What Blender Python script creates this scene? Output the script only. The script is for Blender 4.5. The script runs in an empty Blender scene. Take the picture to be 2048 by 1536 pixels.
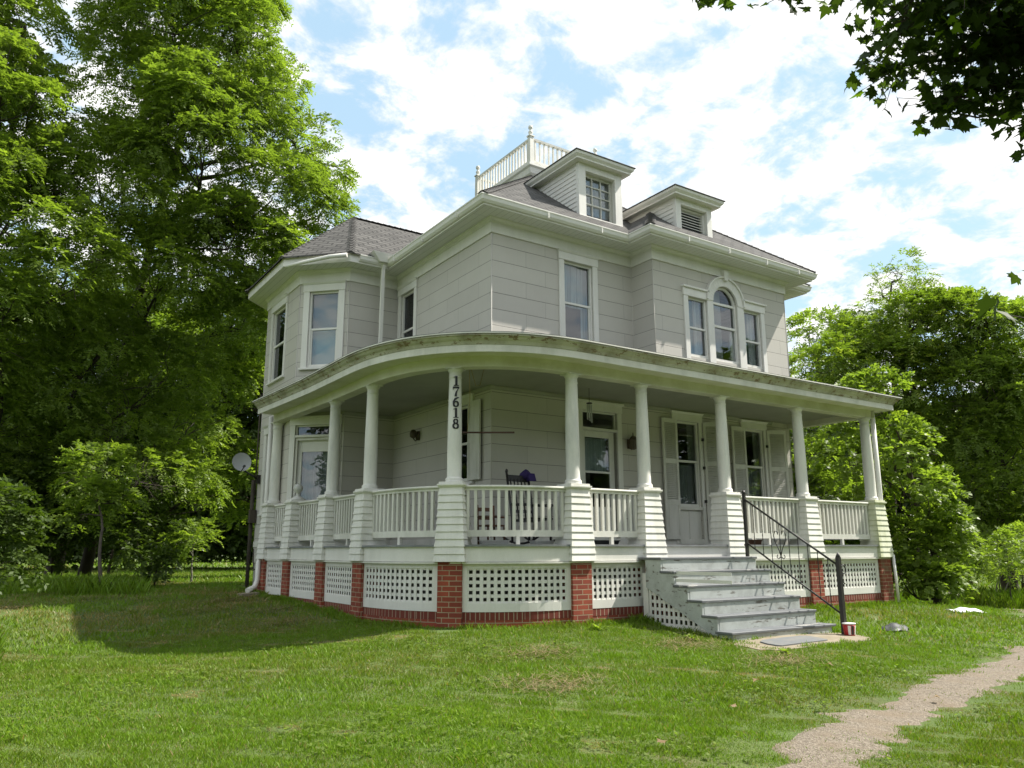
import bpy, math, random
import numpy as np
from mathutils import Vector, Matrix
random.seed(7)
RNG = np.random.default_rng(11)
rad = math.radians
scene = bpy.context.scene
COL = scene.collection

# ------------------------------------------------------------------ camera
CAM = np.array([-7.2821, -11.5816, -0.0797])
YAW, PITCH, ROLL, FPX = 0.5882, 0.2085, 0.0031, 1569.23
_f0 = np.array([math.sin(YAW), math.cos(YAW), 0.0]); _r0 = np.array([math.cos(YAW), -math.sin(YAW), 0.0])
_fw = _f0 * math.cos(PITCH) + np.array([0, 0, math.sin(PITCH)])
_up = np.array([0, 0, math.cos(PITCH)]) - _f0 * math.sin(PITCH)
_R = _r0 * math.cos(ROLL) - _up * math.sin(ROLL)
_U = _r0 * math.sin(ROLL) + _up * math.cos(ROLL)
cd = bpy.data.cameras.new('camera'); cam = bpy.data.objects.new('camera', cd); COL.objects.link(cam)
cd.sensor_width = 36; cd.lens = FPX / 2048 * 36; cd.clip_start = 0.05; cd.clip_end = 2000
cam.matrix_world = Matrix(((_R[0], _U[0], -_fw[0], CAM[0]), (_R[1], _U[1], -_fw[1], CAM[1]),
                           (_R[2], _U[2], -_fw[2], CAM[2]), (0, 0, 0, 1)))
scene.camera = cam

def at(px, py, depth):
    """world point seen at a photograph pixel (2048 wide) at a forward depth in metres"""
    d = _fw + _R * (px - 1024) / FPX + _U * (768 - py) / FPX
    return CAM + d * depth

# ------------------------------------------------------------------ sun and sky
SUN_EL, SUN_AZ = rad(52.5), rad(-20.0)
SUND = Vector((math.cos(SUN_EL) * math.cos(SUN_AZ), math.cos(SUN_EL) * math.sin(SUN_AZ), math.sin(SUN_EL)))
sl = bpy.data.lights.new('sun', 'SUN'); sl.energy = 4.0; sl.angle = rad(0.53); sl.color = (1.0, 0.95, 0.86)
so = bpy.data.objects.new('sun', sl); COL.objects.link(so)
so.rotation_euler = SUND.to_track_quat('Z', 'Y').to_euler(); so.location = (20, -8, 30)

w = bpy.data.worlds.new('World'); scene.world = w; w.use_nodes = True
nt = w.node_tree; N = nt.nodes; L = nt.links; N.clear()
def nn(N, t, **k):
    n = N.new(t)
    for a, b in k.items(): setattr(n, a, b)
    return n
wo = nn(N, 'ShaderNodeOutputWorld'); bg = nn(N, 'ShaderNodeBackground'); bg.inputs[1].default_value = 0.1
sky = nn(N, 'ShaderNodeTexSky'); sky.sky_type = 'NISHITA'; sky.sun_disc = False
sky.sun_elevation = SUN_EL; sky.sun_rotation = rad(110); sky.air_density = 1.0; sky.dust_density = 1.2; sky.altitude = 50
tc = nn(N, 'ShaderNodeTexCoord'); sep = nn(N, 'ShaderNodeSeparateXYZ'); L.new(tc.outputs['Generated'], sep.inputs[0])
za = nn(N, 'ShaderNodeMath', operation='ADD'); za.inputs[1].default_value = 0.22; L.new(sep.outputs[2], za.inputs[0])
zm = nn(N, 'ShaderNodeMath', operation='MAXIMUM'); zm.inputs[1].default_value = 0.03; L.new(za.outputs[0], zm.inputs[0])
dx = nn(N, 'ShaderNodeMath', operation='DIVIDE'); L.new(sep.outputs[0], dx.inputs[0]); L.new(zm.outputs[0], dx.inputs[1])
dy = nn(N, 'ShaderNodeMath', operation='DIVIDE'); L.new(sep.outputs[1], dy.inputs[0]); L.new(zm.outputs[0], dy.inputs[1])
cb = nn(N, 'ShaderNodeCombineXYZ'); L.new(dx.outputs[0], cb.inputs[0]); L.new(dy.outputs[0], cb.inputs[1])
CLOUD_OFF = (2.2, 6.6, 9.0)
mp = nn(N, 'ShaderNodeMapping'); mp.inputs['Location'].default_value = CLOUD_OFF; mp.inputs['Scale'].default_value = (1, 1, 1)
L.new(cb.outputs[0], mp.inputs[0])
n1 = nn(N, 'ShaderNodeTexNoise'); n1.inputs['Scale'].default_value = 6.8; n1.inputs['Detail'].default_value = 10; n1.inputs['Roughness'].default_value = 0.62
n1.inputs['Distortion'].default_value = 0.25
n2 = nn(N, 'ShaderNodeTexNoise'); n2.inputs['Scale'].default_value = 12.0; n2.inputs['Detail'].default_value = 6
L.new(mp.outputs[0], n1.inputs['Vector']); L.new(mp.outputs[0], n2.inputs['Vector'])
ad = nn(N, 'ShaderNodeMath', operation='MULTIPLY_ADD'); ad.inputs[1].default_value = 0.22; L.new(n2.outputs[0], ad.inputs[0]); L.new(n1.outputs[0], ad.inputs[2])
cr = nn(N, 'ShaderNodeValToRGB'); cr.color_ramp.elements[0].position = 0.485; cr.color_ramp.elements[1].position = 0.67
cr.color_ramp.interpolation = 'EASE'
L.new(ad.outputs[0], cr.inputs[0])
cc = nn(N, 'ShaderNodeValToRGB'); cc.color_ramp.elements[0].position = 0.50; cc.color_ramp.elements[0].color = (4.4, 4.55, 4.7, 1)
cc.color_ramp.elements[1].position = 0.74; cc.color_ramp.elements[1].color = (6.5, 6.45, 6.35, 1); L.new(ad.outputs[0], cc.inputs[0])
skm = nn(N, 'ShaderNodeMix', data_type='RGBA', blend_type='MULTIPLY'); skm.inputs[0].default_value = 1.0
skm.inputs[7].default_value = (1.0, 1.0, 1.0, 1); L.new(sky.outputs[0], skm.inputs[6])
ska = nn(N, 'ShaderNodeMix', data_type='RGBA', blend_type='MIX'); ska.inputs[0].default_value = 0.7
ska.inputs[7].default_value = (2.95, 4.25, 5.1, 1); L.new(skm.outputs[2], ska.inputs[6])
mx = nn(N, 'ShaderNodeMix', data_type='RGBA'); L.new(cr.outputs[0], mx.inputs[0]); L.new(ska.outputs[2], mx.inputs[6]); L.new(cc.outputs[0], mx.inputs[7])
L.new(mx.outputs[2], bg.inputs[0]); L.new(bg.outputs[0], wo.inputs[0])
scene.view_settings.view_transform = 'Standard'; scene.view_settings.look = 'None'
scene.view_settings.exposure = 1.1; scene.view_settings.gamma = 1.0
scene.cycles.max_bounces = 6; scene.cycles.transparent_max_bounces = 8; scene.cycles.diffuse_bounces = 3
scene.cycles.glossy_bounces = 3; scene.cycles.transmission_bounces = 4

# ------------------------------------------------------------------ materials
def newmat(name):
    m = bpy.data.materials.new(name); m.use_nodes = True; nt = m.node_tree; nt.nodes.clear()
    o = nt.nodes.new('ShaderNodeOutputMaterial'); b = nt.nodes.new('ShaderNodeBsdfPrincipled')
    nt.links.new(b.outputs[0], o.inputs[0]); return m, nt, b
def uvcoord(nt, scale=(1, 1, 1), loc=(0, 0, 0), kind='UV', rot=0):
    t = nt.nodes.new('ShaderNodeTexCoord'); mp = nt.nodes.new('ShaderNodeMapping')
    mp.inputs['Scale'].default_value = scale; mp.inputs['Location'].default_value = loc; mp.inputs['Rotation'].default_value = (0, 0, rot)
    nt.links.new(t.outputs[kind], mp.inputs[0]); return mp.outputs[0]
def noise(nt, vec, scale, detail=4, rough=0.55):
    n = nt.nodes.new('ShaderNodeTexNoise'); n.inputs['Scale'].default_value = scale; n.inputs['Detail'].default_value = detail
    n.inputs['Roughness'].default_value = rough
    if vec is not None: nt.links.new(vec, n.inputs['Vector'])
    return n.outputs[0]
def ramp(nt, fac, stops):
    r = nt.nodes.new('ShaderNodeValToRGB'); e = r.color_ramp.elements
    while len(e) < len(stops): e.new(0.5)
    for i, (p, c) in enumerate(stops):
        e[i].position = p; e[i].color = (c, c, c, 1) if isinstance(c, (int, float)) else (*c, 1)
    nt.links.new(fac, r.inputs[0]); return r.outputs[0]
def mixc(nt, fac, a, b, blend='MIX'):
    m = nt.nodes.new('ShaderNodeMix'); m.data_type = 'RGBA'; m.blend_type = blend
    for i, v in ((0, fac), (6, a), (7, b)):
        if hasattr(v, 'links') or hasattr(v, 'is_linked'): nt.links.new(v, m.inputs[i])
        elif isinstance(v, (int, float)): m.inputs[i].default_value = v
        else: m.inputs[i].default_value = (*v, 1)
    return m.outputs[2]
def bump(nt, b, h, strength=0.3, dist=0.01):
    n = nt.nodes.new('ShaderNodeBump'); n.inputs['Strength'].default_value = strength; n.inputs['Distance'].default_value = dist
    nt.links.new(h, n.inputs['Height']); nt.links.new(n.outputs[0], b.inputs['Normal'])

def paint(name, col, dirt=(0.35, 0.34, 0.29), amt=0.35, scale=3.0, rough=0.6, peel=None, peel_at=0.68, bmp=0.15, streak=True, ps=(1, 1, 2.2), pn=7):
    m, nt, b = newmat(name)
    v = uvcoord(nt, kind='Object')
    vs = uvcoord(nt, scale=(1, 1, 0.22) if streak else (1, 1, 1), kind='Object')
    d = ramp(nt, noise(nt, vs, scale, 6, 0.65), [(0.42, 0.0), (0.75, amt)])
    c = mixc(nt, d, col, dirt)
    fine = noise(nt, v, 45, 3)
    c = mixc(nt, ramp(nt, fine, [(0.3, 0.0), (0.8, 0.12)]), c, dirt)
    if peel:
        p = ramp(nt, noise(nt, uvcoord(nt, scale=ps, kind='Object'), pn, 8, 0.7), [(peel_at, 0.0), (peel_at + 0.02, 1.0)])
        c = mixc(nt, p, c, peel)
    nt.links.new(c, b.inputs['Base Color']); b.inputs['Roughness'].default_value = rough
    bump(nt, b, fine, bmp, 0.004)
    return m
M = {}
M['white'] = paint('white_paint', (0.76, 0.745, 0.70), amt=0.22)
M['white_vinyl'] = paint('white_vinyl', (0.77, 0.755, 0.71), amt=0.10, rough=0.42, bmp=0.02)
M['white_worn'] = paint('worn_white_paint', (0.73, 0.715, 0.66), dirt=(0.30, 0.31, 0.24), amt=0.55, scale=2.2, peel=(0.33, 0.30, 0.25), peel_at=0.71)
M['white_col'] = paint('column_paint', (0.75, 0.735, 0.68), dirt=(0.33, 0.34, 0.32), amt=0.75, scale=2.6, bmp=0.1)
M['eave_stain'] = paint('stained_cornice_paint', (0.50, 0.49, 0.40), dirt=(0.15, 0.12, 0.075), amt=0.95, scale=2.0, peel=(0.20, 0.145, 0.085), peel_at=0.565, streak=False)
M['soffit_stain'] = paint('mildewed_soffit_paint', (0.66, 0.65, 0.55), dirt=(0.36, 0.33, 0.16), amt=0.5, scale=1.8, peel=(0.30, 0.24, 0.15), peel_at=0.73, streak=False)
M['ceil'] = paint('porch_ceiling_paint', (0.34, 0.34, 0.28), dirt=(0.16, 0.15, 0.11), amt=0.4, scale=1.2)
M['floor_grey'] = paint('grey_floor_paint', (0.22, 0.23, 0.24), dirt=(0.10, 0.10, 0.10), amt=0.6, scale=4, peel=(0.40, 0.38, 0.34), peel_at=0.66, streak=False)
M['tread'] = paint('grey_tread_paint', (0.115, 0.125, 0.135), dirt=(0.22, 0.22, 0.22), amt=0.5, scale=3, peel=(0.40, 0.39, 0.36), peel_at=0.60, streak=False, ps=(.28, 1, 3), pn=6)
M['riser'] = paint('chipped_riser_paint', (0.47, 0.50, 0.48), dirt=(0.27, 0.28, 0.26), amt=0.8, scale=4, peel=(0.15, 0.14, 0.12), peel_at=0.585, streak=False, ps=(.3, 1, 2.2), pn=7)
M['pier_paint'] = paint('clapboard_paint', (0.78, 0.765, 0.72), dirt=(0.40, 0.40, 0.33), amt=0.6, scale=3.2)
M['pier_mildew'] = paint('mildewed_clapboard_paint', (0.68, 0.69, 0.55), dirt=(0.30, 0.34, 0.13), amt=0.95, scale=3.5)
M['lantern'] = paint('bronze_lantern', (0.08, 0.055, 0.03), dirt=(0.02, 0.02, 0.02), amt=0.4, rough=0.4)
M['iron'] = paint('black_iron', (0.016, 0.016, 0.016), dirt=(0.05, 0.04, 0.03), amt=0.5, rough=0.45)
M['numeral'] = paint('black_numeral', (0.01, 0.01, 0.01), dirt=(0.02, 0.02, 0.02), amt=0.2, rough=0.4)
M['dark_wood'] = paint('dark_stained_wood', (0.02, 0.018, 0.02), dirt=(0.05, 0.04, 0.04), amt=0.4, rough=0.4)
M['red_wood'] = paint('reddish_wood', (0.07, 0.03, 0.018), dirt=(0.03, 0.015, 0.01), amt=0.5, rough=0.5)
M['brown_wood'] = paint('brown_wood', (0.13, 0.06, 0.035), dirt=(0.05, 0.03, 0.02), amt=0.5, rough=0.6)
M['rope'] = paint('yellow_rope', (0.30, 0.22, 0.06), amt=0.3)
M['purple'] = paint('purple_cloth', (0.035, 0.02, 0.12), dirt=(0.02, 0.01, 0.05), amt=0.5, rough=0.9)
M['silver'] = paint('chime_metal', (0.55, 0.55, 0.57), amt=0.1, rough=0.3)
M['dish'] = paint('grey_dish', (0.42, 0.43, 0.45), amt=0.25, rough=0.5)
M['red_plastic'] = paint('red_plastic', (0.42, 0.02, 0.02), dirt=(0.2, 0.02, 0.02), amt=0.3, rough=0.4)
M['black_plastic'] = paint('black_plastic', (0.03, 0.033, 0.036), dirt=(0.12, 0.12, 0.12), amt=0.4, rough=0.5)
M['white_plastic'] = paint('white_plastic', (0.78, 0.78, 0.78), amt=0.1, rough=0.5)
M['concrete'] = paint('concrete', (0.27, 0.23, 0.165), dirt=(0.14, 0.11, 0.06), amt=0.7, scale=4, rough=0.9, streak=False, bmp=0.5)
M['slate'] = paint('slate', (0.13, 0.14, 0.15), dirt=(0.25, 0.22, 0.17), amt=0.5, scale=6, rough=0.8, streak=False)
M['stone_white'] = paint('whitewashed_stone', (0.42, 0.41, 0.37), dirt=(0.14, 0.14, 0.10), amt=0.9, scale=5, rough=0.9, streak=False, bmp=0.6)
M['bark'] = paint('bark', (0.075, 0.06, 0.045), dirt=(0.03, 0.026, 0.02), amt=0.9, scale=6, rough=0.95, bmp=0.6)
M['bark_pale'] = paint('pale_bark', (0.24, 0.22, 0.18), dirt=(0.12, 0.11, 0.09), amt=0.7, scale=8, rough=0.9)
M['bead'] = paint('siding_corner', (0.54, 0.515, 0.465), dirt=(0.36, 0.34, 0.3), amt=0.4)
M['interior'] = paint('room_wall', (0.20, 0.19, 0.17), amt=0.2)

def brickmat(name, c1, c2, mortar, bw, bh, ms, rough=0.9, offv=0.0, grain=None, off=0.5, colvar=0.5, bmp=0.6, dist=0.006, rot=0, moss=False, smooth=0.1, mottle=None, lap=0):
    m, nt, b = newmat(name)
    v = uvcoord(nt, loc=(0, offv, 0), rot=rot)
    br = nt.nodes.new('ShaderNodeTexBrick'); br.offset = off
    nt.links.new(v, br.inputs['Vector']); br.inputs['Scale'].default_value = 1.0
    br.inputs['Brick Width'].default_value = bw; br.inputs['Row Height'].default_value = bh; br.inputs['Mortar Size'].default_value = ms
    br.inputs['Mortar Smooth'].default_value = smooth; br.inputs['Color1'].default_value = (*c1, 1); br.inputs['Color2'].default_value = (*c2, 1)
    br.inputs['Mortar'].default_value = (*mortar, 1); br.inputs['Bias'].default_value = 0
    c = br.outputs['Color']
    n = noise(nt, v, 2.2, 6, 0.65)
    mt = mottle or tuple(0.6 * x for x in c1)
    c = mixc(nt, ramp(nt, n, [(0.35, 0.0), (0.8, colvar)]), c, mt)
    h = br.outputs['Fac']
    if lap:
        b2 = nt.nodes.new('ShaderNodeTexBrick'); b2.offset = 0; nt.links.new(v, b2.inputs['Vector']); b2.inputs['Scale'].default_value = 1.0
        b2.inputs['Brick Width'].default_value = 400.0; b2.inputs['Row Height'].default_value = bh; b2.inputs['Mortar Size'].default_value = lap; b2.inputs['Mortar Smooth'].default_value = 0.3
        c = mixc(nt, b2.outputs['Fac'], c, (0.13, 0.12, 0.11)); h = b2.outputs['Fac']
    inv = nt.nodes.new('ShaderNodeMath'); inv.operation = 'SUBTRACT'; inv.inputs[0].default_value = 1; nt.links.new(h, inv.inputs[1])
    hh = inv.outputs[0]
    if grain:
        g = noise(nt, uvcoord(nt, scale=grain), 1, 4, 0.7)
        c = mixc(nt, ramp(nt, g, [(0.3, 0.0), (0.75, 0.22)]), c, mt)
        a = nt.nodes.new('ShaderNodeMath'); a.operation = 'MULTIPLY_ADD'; nt.links.new(g, a.inputs[0]); a.inputs[1].default_value = 0.35; nt.links.new(hh, a.inputs[2]); hh = a.outputs[0]
    if moss:
        c = mixc(nt, ramp(nt, noise(nt, v, 3.5, 5), [(0.5, 0.0), (0.7, 0.7)]), c, (0.10, 0.10, 0.05))
    nt.links.new(c, b.inputs['Base Color']); b.inputs['Roughness'].default_value = rough
    bump(nt, b, hh, bmp, dist); return m
M['siding'] = brickmat('cement_shingle_siding', (0.56, 0.535, 0.485), (0.525, 0.50, 0.455), (0.22, 0.21, 0.19), 1.22, 0.31, 0.0028, lap=0.0048,
                       offv=-0.20, grain=(70, 1.6, 1), off=0.37, colvar=0.35, bmp=0.5, dist=0.012, rough=0.8, mottle=(0.44, 0.42, 0.375))
M['brick'] = brickmat('red_brick', (0.36, 0.075, 0.038), (0.21, 0.042, 0.024), (0.40, 0.32, 0.21), 0.213, 0.0735, 0.0065, colvar=0.7, mottle=(0.12, 0.025, 0.02))
M['brick_moss'] = brickmat('mossy_brick', (0.25, 0.06, 0.03), (0.2, 0.045, 0.025), (0.36, 0.29, 0.18), 0.213, 0.0735, 0.0065, colvar=0.7, moss=True)
M['soldier'] = brickmat('soldier_brick', (0.22, 0.045, 0.03), (0.16, 0.035, 0.022), (0.42, 0.34, 0.24), 0.078, 0.30, 0.0065, off=0.0, colvar=0.6)
M['shingle'] = brickmat('asphalt_shingles', (0.12, 0.115, 0.108), (0.06, 0.058, 0.055), (0.008, 0.008, 0.008), 0.33, 0.165, 0.020, colvar=0.6, grain=(30, 30, 1), bmp=0.9, dist=0.012, rough=0.95)
M['soffit'] = brickmat('ribbed_soffit', (0.70, 0.70, 0.66), (0.70, 0.70, 0.66), (0.38, 0.38, 0.34), 0.13, 30.0, 0.004, off=0.0, colvar=0.2, bmp=0.6, mottle=(0.6, 0.59, 0.5), rough=0.5)

def glassmat(name, tint=(0.80, 0.82, 0.82), refl=0.085):
    m = bpy.data.materials.new(name); m.use_nodes = True; nt = m.node_tree; nt.nodes.clear()
    o = nt.nodes.new('ShaderNodeOutputMaterial'); tr = nt.nodes.new('ShaderNodeBsdfTransparent'); gl = nt.nodes.new('ShaderNodeBsdfGlossy')
    gl.inputs['Roughness'].default_value = 0.015; gl.inputs['Color'].default_value = (0.8, 0.82, 0.85, 1); tr.inputs['Color'].default_value = (*tint, 1)
    lw_ = nt.nodes.new('ShaderNodeLayerWeight'); lw_.inputs['Blend'].default_value = 0.5
    fr = nt.nodes.new('ShaderNodeMath'); fr.operation = 'POWER'; fr.inputs[1].default_value = 4.0; nt.links.new(lw_.outputs['Facing'], fr.inputs[0])
    a = nt.nodes.new('ShaderNodeMath'); a.operation = 'MULTIPLY_ADD'; a.inputs[1].default_value = 1.0; a.inputs[2].default_value = refl; a.use_clamp = True
    nt.links.new(fr.outputs[0], a.inputs[0])
    bp_ = nt.nodes.new('ShaderNodeBump'); bp_.inputs['Strength'].default_value = 0.04; bp_.inputs['Distance'].default_value = 0.02
    nt.links.new(noise(nt, uvcoord(nt, kind='Object'), 2.5, 2), bp_.inputs['Height']); nt.links.new(bp_.outputs[0], gl.inputs['Normal'])
    mx = nt.nodes.new('ShaderNodeMixShader'); nt.links.new(a.outputs[0], mx.inputs[0]); nt.links.new(tr.outputs[0], mx.inputs[1]); nt.links.new(gl.outputs[0], mx.inputs[2])
    nt.links.new(mx.outputs[0], o.inputs[0]); return m
M['glass'] = glassmat('window_glass')
M['screen'] = glassmat('insect_screen', (0.40, 0.41, 0.41), 0.015)
def clothmat(name, col, folds=14, dark=0.6):
    m, nt, b = newmat(name)
    g = noise(nt, uvcoord(nt, scale=(folds, 0.5, 1)), 1, 2)
    c = mixc(nt, ramp(nt, g, [(0.35, 0.0), (0.65, 1.0)]), tuple(dark * x for x in col), col)
    nt.links.new(c, b.inputs['Base Color']); b.inputs['Roughness'].default_value = 0.9; bump(nt, b, g, 0.8, 0.03); return m
M['curtain'] = clothmat('pale_curtain', (0.62, 0.72, 0.74))
M['curtain_white'] = clothmat('white_curtain', (0.80, 0.82, 0.82), 10, 0.75)
M['blind'] = clothmat('grey_blind', (0.45, 0.46, 0.46), 1, 0.9)
M['blind_blue'] = clothmat('pale_blue_blind', (0.48, 0.66, 0.70), 1, 0.95)
M['lace'] = clothmat('lace_curtain', (0.40, 0.44, 0.43), 40, 0.6)

def leafmat(name, stops, trans=0.45, rough=0.5, spec=0.4):
    m = bpy.data.materials.new(name); m.use_nodes = True; nt = m.node_tree; nt.nodes.clear()
    o = nt.nodes.new('ShaderNodeOutputMaterial'); a = nt.nodes.new('ShaderNodeAttribute'); a.attribute_name = 'tint'
    c = ramp(nt, a.outputs['Fac'], stops)
    b = nt.nodes.new('ShaderNodeBsdfPrincipled'); b.inputs['Roughness'].default_value = rough; nt.links.new(c, b.inputs['Base Color'])
    b.inputs['Specular IOR Level'].default_value = spec
    t = nt.nodes.new('ShaderNodeBsdfTranslucent'); nt.links.new(mixc(nt, 1.0, c, (1.25, 1.35, 0.5), 'MULTIPLY'), t.inputs[0])
    mx = nt.nodes.new('ShaderNodeMixShader'); mx.inputs[0].default_value = trans
    nt.links.new(b.outputs[0], mx.inputs[1]); nt.links.new(t.outputs[0], mx.inputs[2]); nt.links.new(mx.outputs[0], o.inputs[0]); return m
M['leaf'] = leafmat('walnut_leaves', rough=0.45, stops= [(0.0, (0.11, 0.16, 0.034)), (0.4, (0.17, 0.24, 0.045)), (0.7, (0.215, 0.30, 0.05)), (1.0, (0.31, 0.40, 0.06))], trans=0.54)
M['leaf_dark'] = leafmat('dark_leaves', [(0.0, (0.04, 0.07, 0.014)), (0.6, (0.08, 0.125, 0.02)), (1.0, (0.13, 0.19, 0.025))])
M['leaf_yel'] = leafmat('yellow_green_leaves', [(0.0, (0.08, 0.13, 0.02)), (0.5, (0.15, 0.22, 0.032)), (0.8, (0.24, 0.31, 0.05)), (1.0, (0.50, 0.52, 0.13))], trans=0.5)
M['leaf_maple'] = leafmat('maple_leaves', [(0.0, (0.035, 0.06, 0.015)), (0.8, (0.065, 0.105, 0.018)), (1.0, (0.16, 0.27, 0.015))], trans=0.46, spec=0.15)
M['grassblade'] = leafmat('grass_blades', [(0.0, (0.38, 0.28, 0.14)), (0.18, (0.25, 0.22, 0.075)), (0.36, (0.155, 0.215, 0.022)), (0.75, (0.148, 0.265, 0.012)), (1.0, (0.26, 0.38, 0.05))], trans=0.35, rough=0.5)
M['straw'] = leafmat('dry_straw', [(0.0, (0.32, 0.25, 0.14)), (1.0, (0.22, 0.15, 0.08))], trans=0.2)

def groundmat():
    m, nt, b = newmat('lawn_soil')
    v = uvcoord(nt, kind='Object')
    big = noise(nt, v, 0.35, 5, 0.6); mid = noise(nt, v, 2.3, 6, 0.65); fine = noise(nt, v, 38, 4, 0.7)
    c = ramp(nt, big, [(0.3, (0.085, 0.135, 0.022)), (0.55, (0.11, 0.17, 0.03)), (0.75, (0.15, 0.19, 0.05))])
    c = mixc(nt, ramp(nt, mid, [(0.5, 0.0), (0.72, 0.8)]), c, (0.14, 0.115, 0.05))
    c = mixc(nt, ramp(nt, fine, [(0.3, 0.6), (0.6, 0.0)]), c, (0.025, 0.04, 0.01))
    nt.links.new(c, b.inputs['Base Color']); b.inputs['Roughness'].default_value = 0.95; bump(nt, b, fine, 0.9, 0.03); return m
M['ground'] = groundmat()
def gravelmat():
    m, nt, b = newmat('gravel')
    v = uvcoord(nt, kind='Object')
    vo = nt.nodes.new('ShaderNodeTexVoronoi'); vo.inputs['Scale'].default_value = 75; nt.links.new(v, vo.inputs['Vector'])
    mid = noise(nt, v, 3, 6, 0.6)
    c = ramp(nt, vo.outputs['Color'], [(0.0, (0.10, 0.08, 0.06)), (0.5, (0.185, 0.152, 0.112)), (1.0, (0.32, 0.275, 0.22))])
    c = mixc(nt, ramp(nt, mid, [(0.45, 0.0), (0.7, 0.7)]), c, (0.19, 0.145, 0.095))
    nt.links.new(c, b.inputs['Base Color']); b.inputs['Roughness'].default_value = 0.95; bump(nt, b, vo.outputs['Distance'], 0.8, 0.012); return m
M['gravel'] = gravelmat()

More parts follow.
